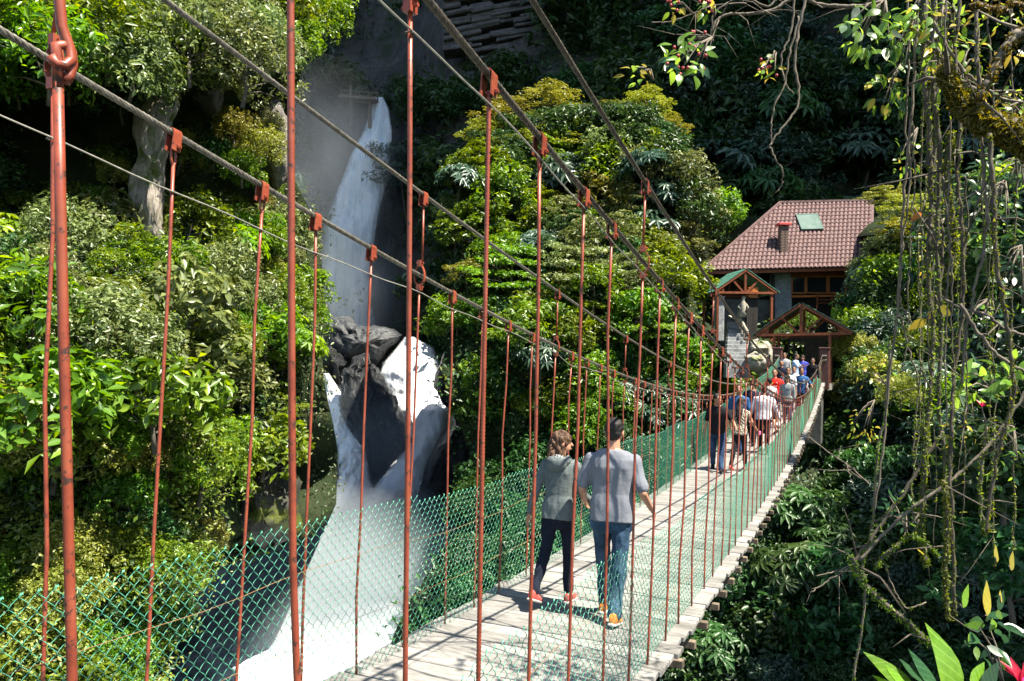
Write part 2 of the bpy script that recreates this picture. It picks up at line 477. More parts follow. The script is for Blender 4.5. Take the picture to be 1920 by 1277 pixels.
# thin handrail wires tied to the hangers
def handrail(X, pix, zf, side, s_end):
    P = [onx(x, y, X) for x, y in pix]; S = [p.y for p in P]; dz = [float(zf(p.y)) - p.z for p in P]
    mb = MB(); pts = []
    for q in np.arange(S[0] - .8, s_end, .18):
        d = float(np.interp(q, S, dz)); pts.append((X + (.014 if side == 'R' else .014), q, float(zf(q)) - d + .006 * math.sin(q * 6)))
    mb.tube(pts, .0042, 5); bpart(mb.build('handrail_wire', WIRE, smooth=True, fix=False))
    tie = MB()
    for (t, b) in hang_s[side]:
        if S[0] < t < s_end:
            d = float(np.interp(t, S, dz)); z = float(zf(t)) - d
            tie.tube([(X + .016 * math.cos(a), t + .016 * math.sin(a), z) for a in np.linspace(0, 6.28, 7)], .004, 4, cap=False)
    bpart(tie.build('wire_tie', CABLE_DARK, fix=False, kind='stuff'))
handrail(XR, [(700, 0), (770, 65), (915, 195), (1012, 302), (1093, 392), (1147, 455), (1237, 551), (1267, 582), (1300, 620), (1340, 662), (1400, 725)], ZRL, 'R', 20)
handrail(XL, [(0, 220), (325, 360), (490, 432), (590, 475), (693, 514), (785, 549), (848, 580), (953, 622), (1041, 662), (1069, 686), (1099, 690), (1123, 698), (1172, 722), (1210, 731), (1255, 741)], ZLL, 'L', 20)

# --- chain link fences: every wire is a flattened spiral hooked into its neighbour
def chain(X, hf, s0, s1, label, lean=0., sagf=None):
    root = empty('chain_link_fence', (X, s1, H(s1)), label=label, cat='fence', group=None)
    inv = Matrix.Translation(-Vector(root.location))
    h = .0435; V = []; F = []; nw = int((s1 - s0) / h)
    wr = .0021
    for i in range(nw):
        s = s0 + i * h; fine = s < 14
        top = hf(s); n = int(top / h); sub = 3 if s < 9 else (2 if fine else 1)
        cnt = n * sub + 1; k = np.arange(cnt) / sub
        tri = np.abs((k + (i % 2)) % 2 - 1)          # 0..1 zigzag
        ov = .0035
        y = s - ov + (h + 2 * ov) * tri; ph = k % 1.0
        z = k * h; dirn = np.where((np.floor(k + (i % 2)) % 2) == 0, 1.0, -1.0)
        off = .0075 * dirn * np.sin(np.pi * ph) if sub > 1 else np.zeros(cnt)
        y2 = y + (.012 * np.sin(s * 2.1 + z * 3) + .006 * np.sin(z * 17 + s * 9)) * (z / 1.2)
        bul = .035 * np.sin(s * 1.3 + 1) * np.sin(z / 1.1 * 3.1) + lean * z
        zz = np.array([H(s)] * cnt) + z - .03
        if sagf is not None: zz = zz - sagf(s) * (z / max(top, .1)) ** 3
        x = X + off + bul
        # twisted barb at the very top
        P = np.stack([x, y2, zz], 1)
        if fine:
            e = P[-1]; P = np.vstack([P, e + [.004, .006, .012], e + [-.004, .012, .016], e + [0, .012, .004]])
        m = len(P); b = len(V) // 1
        T = np.gradient(P, axis=0); T /= np.linalg.norm(T, axis=1)[:, None] + 1e-9
        N = np.cross(T, [1, 0, 0]); N /= np.linalg.norm(N, axis=1)[:, None] + 1e-9; B = np.cross(T, N)
        base = sum(len(v) for v in V[-0:]) if False else None
        ring = []
        w = wr if fine else wr * 1.15
        for a in (0, 2.0944, 4.18879): ring.append(P + w * (math.cos(a) * N + math.sin(a) * B))
        V.append(np.stack(ring, 1).reshape(-1, 3)); F.append(m)
    Vs = np.concatenate(V); fs = []; b = 0
    for m in F:
        i = np.arange(m - 1)[:, None] * 3 + b
        for k in range(3):
            kk = (k + 1) % 3
            fs.append(np.concatenate([i + k, i + kk, i + kk + 3, i + k + 3], 1))
        b += m * 3
    me = np_mesh('wire_mesh', Vs, np.concatenate(fs), True, mat=GREEN_WIRE)
    o = link('wire_mesh', me, kind='stuff'); o.parent = root; o.matrix_parent_inverse = inv
    mb = MB()
    for zz in (.33, .7):
        mb.tube([(X + .01, q, H(q) + zz * hf(q) + .008 * math.sin(q * 5 + zz * 9)) for q in np.arange(s0, s1, .3)], .0016, 4)
    o = mb.build('tension_wire', mat_plain('rusty_wire', (.2, .1, .04), (.35, .2, .08), 20, .6, 0, 0, .3, 'World'), fix=False, kind='stuff'); o.parent = root; o.matrix_parent_inverse = inv
    return root
chain(XL + .02, lambda s: 1.22 + .04 * math.sin(s * 1.7), 0.6, S_END - .4, 'green chain-link fence along the far, waterfall side of the footbridge')
chain(XR - .02, lambda s: 1.0 + .05 * math.sin(s * 1.4 + 1), 0.2, S_END - .4, 'green chain-link fence on the near side, sagging in front of the walking couple')

# ================================================================== TERRAIN
def lerp_pts(t, pts):
    return float(np.interp(t, [p[0] for p in pts], [p[1] for p in pts]))
def fbm(P, scale, octv=4, seed=0.):
    return noise.fractal((P + Vector((seed, seed * 1.7, -seed))) * scale, .9, 2.1, octv)
def ridged(P, scale, octv=4, seed=0.):
    return noise.ridged_multi_fractal((P + Vector((seed, -seed, seed))) * scale, .9, 2.1, octv, 1.0, 2.0)

class Slope:
    """a piece of hillside whose face was sized from the photograph and set at its real distance"""
    def __init__(s, name, xl, xr, D, y0, y1, nu, nv, mat, amp=1.2, scale=.12, back=1.9, kind='structure', rock=0., seed=0., top=None, **k):
        s.top = top
        s.xl, s.xr, s.Df, s.y0, s.y1 = xl, xr, D, y0, y1
        s.amp, s.scale, s.seed, s.rock = amp, scale, seed, rock
        us = list(np.linspace(0, 1, nu)); V = []
        ext = (1.08, 1.2, 1.45, back) if back > 1.3 else (1.01, 1.02, 1.03, back)
        rows = np.linspace(y0, y1, nv)
        for y in rows:
            L, Rr = lerp_pts(y, xl), lerp_pts(y, xr)
            row = []
            for e in ext[::-1]: row.append(s.point(L, y, e))
            for u in us: row.append(s.point(L + (Rr - L) * u, y))
            for e in ext: row.append(s.point(Rr, y, e))
            V.append(row)
        # far lip over the top so that the slope is a solid hill, not a sheet
        first = [p + ((Vector((-6, 12, 1.5)) + p.normalized() * 8) if back > 1.3 else (p.normalized() * 2 - Vector((0, 0, 9)))) for p in V[0]]
        V.insert(0, first)
        w = len(V[0]); Vf = [p for r in V for p in r]
        F = [(r * w + c, r * w + c + 1, (r + 1) * w + c + 1, (r + 1) * w + c) for r in range(len(V) - 1) for c in range(w - 1)]
        me = np_mesh(name, [tuple(p) for p in Vf], F, True)
        s.o = link(name, me, mat, kind=kind, **k)
    def base(s, px, py): return s.Df(px, py)
    def point(s, px, py, mul=1.0):
        if s.top:
            ty = lerp_pts(px, s.top); f = (py - s.y0) / (s.y1 - s.y0)
            if f < .999 and py < ty + (ty - s.y0) * 2: py = max(py, ty + (py - s.y0) * .35)
        D = s.Df(px, py) * mul; P = at(px, py, D)
        d = s.amp * (fbm(P, s.scale, 5, s.seed) * 1.3)
        if s.rock: d += s.rock * (ridged(P, s.scale * 3, 4, s.seed) - 1)
        return P * (1 - d / D)
    def inside(s, n, y0=None, y1=None, xmin=-160, xmax=2080):
        out = []
        a, b = y0 if y0 is not None else s.y0, y1 if y1 is not None else s.y1
        while len(out) < n:
            y = random.uniform(a, b); L, Rr = max(lerp_pts(y, s.xl), xmin), min(lerp_pts(y, s.xr), xmax)
            if Rr > L and random.random() < (Rr - L) / 2300.:
                x = random.uniform(L, Rr)
                if not s.top or y > lerp_pts(x, s.top): out.append((x, y))
        return out

def mat_ground(name, a, b, c, d):
    t = NT(name); v = t.coord('World')
    f = t.noise(v, .35, 6, .65); g = t.noise(v, 2.5, 5, .6)
    col = t.ramp(f, [(.3, a), (.5, b), (.7, c)]); col = t.mix(t.ramp(g, [(.5, 0.), (.75, 1.)]), col, d)
    t.col(col); t.p(Roughness=.95); t.b.inputs['Specular IOR Level'].default_value = .15; t.bump(g, .8, .25); return t.m
def mat_rock(name, a, b, c, vs=(1, 1, .25), scale=.8, wet=.75, bump=.6, dist=.15, moss=None):
    t = NT(name); v = t.coord('World', vs)
    f = t.noise(v, scale, 8, .62, .8); g = t.noise(v, scale * 6, 6, .7, .5)
    col = t.ramp(f, [(.28, a), (.5, b), (.72, c)])
    col = t.mix(t.ramp(g, [(.4, .55), (.62, 0.)]), col, tuple(q * .35 for q in a))
    if moss:
        w = t.coord('World'); m = t.noise(w, scale * .9, 5, .6)
        col = t.mix(t.ramp(m, [(.52, 0.), (.62, 1.)]), col, moss)
    t.col(col); t.p(Roughness=wet); t.bump(t.math('ADD', f, t.math('MULTIPLY', g, .6)), bump, dist); return t.m
SOIL = mat_ground('forest_floor', (.012, .018, .008), (.02, .032, .012), (.035, .04, .02), (.015, .03, .01))
MOSSG = mat_ground('mossy_bank', (.012, .03, .006), (.025, .07, .01), (.05, .12, .015), (.02, .05, .01))
ROCKP = mat_rock('pale_cliff_rock', (.20, .17, .13), (.38, .33, .27), (.52, .47, .40), (1, 1, .18), 1.3, .85, .8, .25, (.09, .13, .02))
ROCKG = mat_rock('grey_cliff_rock', (.11, .10, .09), (.22, .20, .18), (.33, .30, .27), (1, 1, .25), .9, .85, .7, .25, (.03, .05, .015))
ROCKW = mat_rock('wet_black_rock', (.008, .009, .011), (.022, .024, .028), (.055, .058, .064), (.7, .7, 1.), 1.0, .34, 1.0, .6)
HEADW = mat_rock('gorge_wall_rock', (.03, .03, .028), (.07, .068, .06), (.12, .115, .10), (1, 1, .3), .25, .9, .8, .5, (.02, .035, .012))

# --- left cliff (lit, overgrown)
def D_left(px, py):
    a = lerp_pts(py, [(-500, 52), (-150, 38), (0, 33), (120, 30.5), (190, 34), (400, 35.5), (470, 30), (600, 27.5), (800, 26.5), (880, 29), (1000, 27.5), (1150, 26), (1350, 24), (1600, 22)])
    f = lerp_pts(px, [(-1400, .5), (-300, .68), (0, .84), (300, 1.0), (500, 1.18), (640, 1.42)])
    return a * f
XR_LEFT = [(-500, 720), (-200, 660), (0, 636), (60, 612), (130, 566), (200, 548), (330, 548), (400, 585), (480, 602), (600, 612), (680, 604), (740, 612), (780, 622), (850, 634), (950, 630), (1000, 596), (1040, 480), (1080, 385), (1180, 330), (1277, 300), (1600, 250)]
left = Slope('left_hillside', [(-500, -1400), (1600, -1400)], XR_LEFT, D_left, -500, 1600, 110, 110, SOIL, 2.5, .13, 1.6, rock=.5)
# --- back mountain
def D_back(px, py):
    a = lerp_pts(py, [(-1300, 150), (-900, 128), (-400, 106), (0, 90), (200, 80), (400, 73), (560, 68), (800, 66), (1000, 66)])
    f = lerp_pts(px, [(300, 1.12), (540, 1.22), (640, 1.30), (760, 1.30), (840, 1.22), (930, 1.12), (1100, 1.04), (1500, .95), (1900, .88), (2600, .72), (4200, .5)])
    return a * f
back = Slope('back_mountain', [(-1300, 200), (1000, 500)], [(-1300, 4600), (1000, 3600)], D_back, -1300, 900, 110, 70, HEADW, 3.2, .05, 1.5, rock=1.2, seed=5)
# --- unseen ridge added beyond the right edge, shaped to shade the upper gorge
V = []; F = []; nx, ny = 26, 30
for j in range(ny):
    for i in range(nx):
        x = 19 + 130 * (i / (nx - 1)) ** 1.5; y = 54 + 162 * (j / (ny - 1)) ** 1.3
        z = -8 + min(340, (x - 19) * 9) * (1 - .0 * j) * min(1, (j + .15) * 1.2); P = Vector((x, y, z))
        V.append((x + 2.5 * fbm(P, .05, 3, 1.), y + 2.0 * fbm(P, .06, 3, 7.), z + 3 * fbm(P, .05, 3)))
for j in range(ny - 1):
    for i in range(nx - 1): a = j * nx + i; F.append((a, a + 1, a + nx + 1, a + nx))
link('shade_ridge', np_mesh('shade_ridge', V, F, True), HEADW, kind='structure')
# --- central hill on the far bank
def D_cent(px, py):
    a = lerp_pts(py, [(60, 66), (150, 60), (300, 56), (500, 51), (650, 47), (760, 44.5), (900, 43), (1000, 40), (1130, 35), (1400, 31)])
    a *= lerp_pts(px, [(700, 1.12), (900, 1.05), (1100, 1.0), (1300, .98), (1500, 1.04), (1700, 1.1)])
    return a + lerp_pts(px, [(1290, 0), (1350, 1), (1640, 1), (1720, 0)]) * lerp_pts(py, [(300, 9), (590, 9), (625, 1), (640, 0)])
XL_C = [(100, 980), (150, 900), (200, 862), (300, 846), (400, 852), (500, 880), (560, 850), (640, 838), (700, 826), (800, 862), (900, 900), (960, 888), (1000, 850), (1060, 812), (1120, 772), (1180, 742), (1277, 715), (1500, 640)]
cent = Slope('far_bank_hillside', XL_C, [(100, 1500), (400, 1560), (600, 1600), (1500, 1700)], D_cent, 130, 1500, 60, 110, SOIL, 2.4, .13, 1.04, rock=.5, seed=9,
             top=[(800, 330), (860, 270), (920, 225), (1000, 200), (1100, 195), (1200, 195), (1260, 230), (1310, 320), (1400, 400), (1500, 480), (1600, 540), (1700, 560)])
# --- right bank
def D_right(px, py):
    a = lerp_pts(py, [(250, 60), (420, 50), (560, 45.5), (690, 41.5), (740, 40), (860, 37), (1000, 32), (1277, 27), (1700, 23)])
    return a * lerp_pts(px, [(1300, 1.06), (1600, 1.0), (1900, .86), (2400, .62), (3400, .4)])
XL_R = [(250, 1640), (560, 1600), (700, 1545), (740, 1540), (860, 1500), (940, 1450), (1000, 1410), (1100, 1350), (1277, 1240), (1700, 1100)]
right = Slope('right_hillside', XL_R, [(250, 3300), (1700, 3300)], D_right, 250, 1700, 70, 60, SOIL, 1.1, .15, 1.35, rock=.3, seed=14,
              top=[(1550, 540), (1640, 440), (1720, 370), (1850, 340), (2000, 310), (2600, 230), (3400, 250)])

# --- river bed and pool
def mat_pool():
    t = NT('churning_plunge_pool'); v = t.coord('World'); f = t.noise(v, .45, 8, .7, 1.2); f2 = t.noise(v, 2.2, 6, .7, .8)
    at_ = t.n('ShaderNodeAttribute', attribute_name='foam')
    f0 = t.noise(v, .13, 5, .7, 1.5); m = t.math('ADD', t.math('MULTIPLY', at_.outputs['Fac'], 1.0), t.math('MULTIPLY', t.math('SUBTRACT', f, .5), 1.3)); m = t.math('ADD', m, t.math('MULTIPLY', t.math('SUBTRACT', f0, .52), 1.6)); m = t.math('ADD', m, t.math('MULTIPLY', t.math('SUBTRACT', f2, .5), .5), clamp=True)
    col = t.ramp(m, [(.1, (.012, .022, .03)), (.35, (.10, .15, .18)), (.7, (.55, .66, .74)), (1., (.8, .86, .9))])
    t.col(col); t.p(Roughness=.35); t.bump(t.math('ADD', f, t.math('MULTIPLY', f2, .4)), .9, .5); return t.m
POOL = mat_pool()
mb = []
n = 140
c0 = at(760, 1100, 60)
V = []; F = []; FO = []
foam = [(x, y, r) for (x, y, r) in ((560, 1110, 4), (600, 1190, 6), (530, 1240, 3.5), (625, 1030, 6), (590, 1277, 5), (760, 1080, 4), (705, 985, 5), (700, 1010, 6), (690, 1050, 7), (685, 1100, 7.5), (690, 1160, 6), (680, 1220, 5.5), (660, 1277, 5), (640, 1340, 4.5))]
foam = [(ray(x, y) * (-14.2 / ray(x, y).z), r) for x, y, r in foam]
for j in range(n):
    for i in range(n):
        x = -62 + i * 110 / (n - 1); y = -25 + j * 110 / (n - 1)
        P = Vector((x, y, 0)); near = max(0, 1 - (Vector((x, y)) - Vector((c0.x, c0.y))).length / 22)
        FO.append(max([0] + [1.3 - (Vector((x, y)) - q.xy).length / r * .62 for q, r in foam]))
        V.append((x, y, -14.3 + .25 * fbm(P, .3, 3) + near * 1.0 * fbm(P, .5, 4)))
for j in range(n - 1):
    for i in range(n - 1): a = j * n + i; F.append((a, a + 1, a + n + 1, a + n))
me = np_mesh('river_water', V, F, True); a = me.attributes.new('foam', 'FLOAT', 'POINT'); a.data.foreach_set('value', np.clip(np.array(FO, np.float32), 0, 1.2))
link('river_water', me, POOL, kind='structure')
g = MB(); g.add([(-400, -400, -30), (400, -400, -30), (400, 400, -30), (-400, 400, -30)], [(0, 1, 2, 3)])
g.build('ground', SOIL, kind='structure')

# --- white water
def mat_white(name, blue=(.50, .64, .80), white=(.82, .88, .93), dark=(.12, .18, .24), vs=(1, 1, .16), scale=1.0, thr=(.28, .42, .62), soft=.0, bmp=.9):
    t = NT(name); v = t.coord('World', vs, (0, R(-12), 0)); f = t.noise(v, scale, 9, .68, .5); f2 = t.noise(v, scale * 5, 6, .7, .2)
    m = t.math('ADD', t.math('MULTIPLY', f, .65), t.math('MULTIPLY', f2, .35))
    t.col(t.ramp(m, [(thr[0], dark), (thr[1], blue), (thr[2], white)])); t.p(Roughness=.55)
    t.b.inputs['Subsurface Weight'].default_value = 0.0
    t.bump(m, bmp, .35)
    if soft:
        at_ = t.n('ShaderNodeAttribute', attribute_name='edge')
        tr = t.n('ShaderNodeBsdfTransparent'); mx = t.n('ShaderNodeMixShader')
        fac = t.math('ADD', t.math('MULTIPLY', at_.outputs['Fac'], 2.2), t.math('MULTIPLY', t.math('SUBTRACT', m, .75), 1.8), clamp=True)
        t.L.new(fac, mx.inputs[0]); t.L.new(tr.outputs[0], mx.inputs[1]); t.L.new(t.b.outputs[0], mx.inputs[2]); t.L.new(mx.outputs[0], t.out.inputs[0])
    return t.m
FALLM = mat_white('falling_water', (.74, .84, .92), (.93, .96, .98), (.34, .48, .64), (2.2, 2.2, .10), .8, (.34, .48, .60), 1, .9)
WHITEM = mat_white('white_rapids', (.84, .89, .92), (.95, .96, .97), (.50, .60, .66), (2.0, 2.0, .8), 1.3, (.30, .42, .52), 1, .35)
def strip(name, rows, mat, label, cat, amp=.5, nu=26, nv=70, bulge=1.2, freq=.5):
    ys = np.linspace(rows[0][0], rows[-1][0], nv); V = []; E = []
    for y in ys:
        xl = np.interp(y, [r[0] for r in rows], [r[1] for r in rows]); xr = np.interp(y, [r[0] for r in rows], [r[2] for r in rows])
        D = np.interp(y, [r[0] for r in rows], [r[3] for r in rows])
        for i in range(nu):
            u = i / (nu - 1); q = math.sin(math.pi * u)
            P = at(xl + (xr - xl) * u, y, D - bulge * q)
            Q = Vector((P.x, P.y, P.z * .4)); k = amp * fbm(Q, freq, 5, 3.)
            if amp > .5: k += .10 * (ridged(P, freq * 3.5, 5, 4.) - 1.)
            V.append(tuple(P * (1 - k / D))); E.append(min(1, 3.6 * min(u, 1 - u) + .03))
    for idx in range(nv):           # back skin: gives the sheet of water its thickness
        y = ys[idx]; a = Vector(V[idx * nu]); b = Vector(V[idx * nu + nu - 1])
    F = [(r * nu + c, r * nu + c + 1, (r + 1) * nu + c + 1, (r + 1) * nu + c) for r in range(nv - 1) for c in range(nu - 1)]
    b = len(V); V2 = [tuple(Vector(v) * 1.02) for v in V]
    me = np_mesh(name, V + V2, F + [tuple(i + b for i in f[::-1]) for f in F], True)
    a = me.attributes.new('edge', 'FLOAT', 'POINT'); a.data.foreach_set('value', np.array(E + E, np.float32))
    return link(name, me, mat, label=label, cat=cat)
strip('waterfall', [(182, 701, 720, 92), (205, 692, 731, 91.5), (245, 678, 739, 91), (290, 652, 738, 90), (330, 637, 730, 89.5), (380, 616, 721, 89), (430, 598, 711, 88), (480, 596, 704, 88), (540, 596, 702, 87.5), (618, 598, 712, 87)], FALLM,
      'tall white waterfall plunging from the dark ledge into the gorge', 'waterfall', .6)
strip('cascade', [(632, 757, 778, 78), (652, 738, 818, 77.5), (680, 712, 832, 76.5), (700, 704, 834, 76), (740, 716, 846, 75), (770, 735, 858, 73), (800, 756, 850, 72), (840, 752, 822, 70), (880, 722, 804, 68), (920, 690, 794, 66), (960, 655, 784, 65), (1010, 645, 800, 63)], WHITEM,
      'broad white rapids tumbling past the right of the big black rock', 'rapids', .55, 70, 150, 1.8, .3)
strip('cascade', [(700, 600, 618, 74.5), (740, 606, 645, 73.5), (790, 618, 664, 71.5), (840, 628, 690, 69), (900, 630, 700, 67), (960, 628, 720, 65.5), (1010, 625, 760, 64)], WHITEM,
      'narrow white rapids falling between the left cliff and the big black rock', 'rapids', .8, 50, 130, .8, .5)

def rock(name, poly, D, thick, mat, amp=.35, scale=.5, rings=18, sub=8, **k):
    """boulder with the outline read from the photograph, rounded front and back"""
    P = []; m = len(poly)
    for i in range(m):
        a, b = poly[i], poly[(i + 1) % m]
        for j in range(sub): P.append((a[0] + (b[0] - a[0]) * j / sub, a[1] + (b[1] - a[1]) * j / sub))
    cx = sum(p[0] for p in P) / len(P); cy = sum(p[1] for p in P) / len(P); m = len(P)
    V = []; F = []
    ks = list(np.sin(np.linspace(0.04, math.pi / 2, rings)))
    lay = [(k_, -1) for k_ in ks] + [(k_, 1) for k_ in ks[-2::-1]]
    for (kk, sg) in lay:
        for (x, y) in P:
            t = math.sqrt(max(0, 1 - kk * kk)) ** .8
            q = at(cx + (x - cx) * kk, cy + (y - cy) * kk, D + sg * thick * t)
            d = amp * (ridged(q, scale, 5, 2.) - 1.1) + amp * .8 * fbm(q, scale * .5, 3) + amp * .5 * (ridged(q, scale * 3, 4, 5.) - 1.)
            j1, j2 = amp * .5 * fbm(q, scale * 1.6, 4, 11.), amp * .5 * fbm(q, scale * 1.6, 4, 31.)
            V.append(q * (1 - d / D * (1.0 if kk < .97 else .3)) + CR * j1 + CU * j2)
    L = len(lay)
    for r in range(L - 1):
        for c in range(m): F.append((r * m + c, r * m + (c + 1) % m, (r + 1) * m + (c + 1) % m, (r + 1) * m + c))
    V2 = [tuple(v) for v in V]; c1 = len(V2); V2.append(tuple(sum((V[i] for i in range(m)), Vector()) / m)); c2 = len(V2); V2.append(tuple(sum((V[(L - 1) * m + i] for i in range(m)), Vector()) / m))
    F = F + [(c1, (i + 1) % m, i, c1) for i in range(m)] + [(c2, (L - 1) * m + i, (L - 1) * m + (i + 1) % m, c2) for i in range(m)]
    me = bpy.data.meshes.new(name); me.from_pydata(V2, [], [tuple(dict.fromkeys(f)) for f in F])
    bm = bmesh.new(); bm.from_mesh(me); bmesh.ops.recalc_face_normals(bm, faces=bm.faces); bm.to_mesh(me); bm.free()
    me.polygons.foreach_set('use_smooth', [True] * len(me.polygons))
    return link(name, me, mat, **k)
rock('boulder', [(598, 606), (622, 594), (655, 598), (668, 614), (700, 610), (735, 619), (753, 631), (742, 647), (722, 666), (706, 692), (660, 684), (620, 700), (598, 690)], 79, 3.5, mat_rock('wet_grey_rock', (.02, .022, .025), (.06, .065, .07), (.12, .125, .13), (.6, .6, 1.), .7, .5, .7, .25), .6, .3, label='flat grey ledge of rock at the foot of the tall waterfall', cat='boulder')
rock('boulder', [(642, 694), (664, 672), (690, 667), (702, 690), (714, 702), (731, 735), (746, 765), (763, 798), (777, 826), (765, 850), (745, 872), (735, 892), (716, 900), (702, 928), (690, 942), (683, 905), (684, 850), (664, 822), (650, 792), (639, 760), (641, 720)], 71, 3.2, ROCKW, .8, .45, label='big pointed black rock splitting the rapids in two', cat='boulder')
rock('boulder', [(816, 700), (834, 660), (868, 640), (940, 660), (990, 760), (990, 960), (930, 1000), (786, 975), (784, 930), (800, 880), (818, 836), (846, 800), (853, 772), (836, 742), (818, 726)], 68, 5, ROCKW, .8, .25, label='dark rounded rocks on the right bank of the rapids', cat='boulder')
rock('boulder', [(600, 640), (625, 690), (622, 720), (640, 740), (640, 700), (660, 680), (640, 650)], 77, 2, ROCKW, .3, .4, label='low dark rock wedged under the grey ledge', cat='boulder')
rock('boulder', [(292, 1142), (330, 1112), (352, 1108), (372, 1132), (380, 1150), (345, 1156), (310, 1160)], 38, 1.2, ROCKG, .25, .6, label='pale grey boulder at the water below the left bank', cat='boulder')
0 and rock('boulder', [(420, 1277), (440, 1240), (480, 1225), (520, 1235), (540, 1277), (520, 1320), (440, 1330)], 37, 1.4, ROCKW, .25, .6, label='dark submerged boulder under the spray', cat='boulder')
0 and rock('boulder', [(575, 1250), (590, 1180), (620, 1165), (655, 1200), (660, 1277), (620, 1300)], 41, 1.4, ROCKW, .25, .6, label='dark boulder standing in the misty pool', cat='boulder')
# rock faces of the left cliff
rock('cliff_rock', [(262, 175), (300, 140), (338, 140), (334, 190), (318, 260), (312, 300), (304, 350), (308, 420), (300, 490), (262, 500), (246, 430), (242, 350), (262, 290), (250, 240)], 30.9, 1.5, ROCKP, .35, .7, 12, 4, label='pale streaked rock pillar bare under the grey-green shrubs', cat='rock')
0 and rock('cliff_rock', [(215, 320), (250, 305), (262, 350), (258, 405), (225, 415), (212, 380)], 32.0, 1.0, ROCKG, .3, .8, 10, 4, label='mossy grey rock block beside the pale pillar', cat='rock')
0 and rock('cliff_rock', [(158, 330), (205, 320), (210, 400), (190, 440), (165, 420)], 31.5, 1.0, ROCKG, .3, .8, 10, 4, label='dark grey rock column left of the mossy block', cat='rock')
rock('cliff_rock', [(350, 120), (415, 110), (425, 170), (405, 215), (372, 205), (345, 180)], 34.5, 1.3, ROCKG, .35, .8, 10, 4, label='grey rock outcrop in the shade right of the pale pillar', cat='rock')
rock('cliff_rock', [(480, 200), (520, 185), (545, 230), (540, 330), (515, 360), (488, 300)], 38.0, 1.4, ROCKG, .35, .8, 10, 4, label='tall dark rock edge of the left cliff beside the waterfall gorge', cat='rock')
rock('cliff_rock', [(415, 900), (450, 860), (520, 850), (560, 900), (560, 1000), (500, 1030), (430, 1010), (400, 960)], 33.5, 2.2, mat_rock('mossy_black_rock', (.02, .02, .015), (.04, .04, .03), (.07, .065, .05), (1, 1, .3), .8, .7, .7, .2, (.10, .12, .01)), .6, .6, 12, 4, label='dark overhanging rock with yellow moss above the pool', cat='rock')
# layered basalt wall of the upper right corner of the gorge
def basalt(poly, D, label, tilt):
    xs = [p[0] for p in poly]; ys = [p[1] for p in poly]; mb = MB(); rows = 36
    for r in range(rows):
        y = min(ys) + (max(ys) - min(ys)) * r / rows; x = min(xs) - 10
        while x < max(xs):
            w = random.uniform(26, 110); yy = y + (x - min(xs)) * tilt + 4 * math.sin(x * .03 + r)
            c = at(x + w / 2, yy, D - random.uniform(0, 1.1)); sx = w / FPX * D; sz = (max(ys) - min(ys)) / rows / FPX * D * random.uniform(.9, 1.8)
            mb.box(c, (sx, 3, sz), Matrix.Rotation(YAW, 3, 'Z') @ Matrix.Rotation(-tilt * .9 + random.uniform(-.05, .05), 3, 'Y'), bev=sz * .22); x += w * .93
    return mb.build('basalt_wall', HEADW2, smooth=False, label=label, cat='rock wall')
HEADW2 = mat_rock('layered_basalt', (.06, .06, .06), (.13, .125, .12), (.22, .21, .2), (1, 1, 1), .9, .85, .5, .15)
bw = basalt([(842, -90), (985, 105)], 99, 'grey wall of layered basalt above the far trees', .22)
# viewing platform at the lip of the fall
PLAT = empty('viewing_platform', at(672, 190, 90), label='small timber viewing platform with railing at the lip of the waterfall', cat='platform')
pi_ = Matrix.Translation(-Vector(PLAT.location))
def platpart(nm, mb, m):
    o = mb.build(nm, m); o.parent = PLAT; o.matrix_parent_inverse = pi_
p0, p1 = at(640, 184, 91), at(708, 190, 90)
platpart('deck_slab', MB().bar(p0, p1, 1.8, .25), BEAM)
for f in (0, .25, .5, .75, 1):
    q = p0.lerp(p1, f); platpart('rail_post', MB().bar(q, q + Vector((0, 0, .95)), .12, .12), BEAM)
for z in (.5, .95): platpart('rail', MB().bar(p0 + Vector((0, 0, z)), p1 + Vector((0, 0, z)), .09, .1), BEAM)
for f in (.3, .8):
    q = p0.lerp(p1, f); platpart('support_post', MB().bar(q - Vector((0, 0, .1)), q - Vector((0, 0, 3.2)), .3, .3), BEAM)
q = at(658, 160, 90.5); platpart('roof_post', MB().bar(q, q - Vector((0, 0, 2.4)), .2, .2), BEAM)
# ================================================================== FOLIAGE
def leaves(C, N, L, rnd, wid=.42, droop=.15, bend=True):
    """leaf blades: C centres, N normals, L lengths -> verts, quads (base, side, tip, side)"""
    n = len(C); N = N / (np.linalg.norm(N, axis=1)[:, None] + 1e-9)
    t = rng.normal(size=(n, 3)); t -= N * (t * N).sum(1)[:, None]; t /= np.linalg.norm(t, axis=1)[:, None] + 1e-9
    b = np.cross(N, t); L = np.asarray(L)[:, None]
    w = wid * L * .5
    v0 = C - t * L * .5; v2 = C + t * L * .5 - N * L * droop
    v1 = C + b * w + N * L * .07; v3 = C - b * w + N * L * .07
    V = np.stack([v0, v1, v2, v3], 1).reshape(-1, 3); F = np.arange(4 * n).reshape(n, 4)
    return V, F, rnd
def tri_fold(V, F, rnd):
    F = np.concatenate([F[:, [0, 1, 2]], F[:, [0, 2, 3]]], 0); return V, F, np.concatenate([rnd, rnd])
def unit(n):
    d = rng.normal(size=(n, 3)); return d / np.linalg.norm(d, axis=1)[:, None]

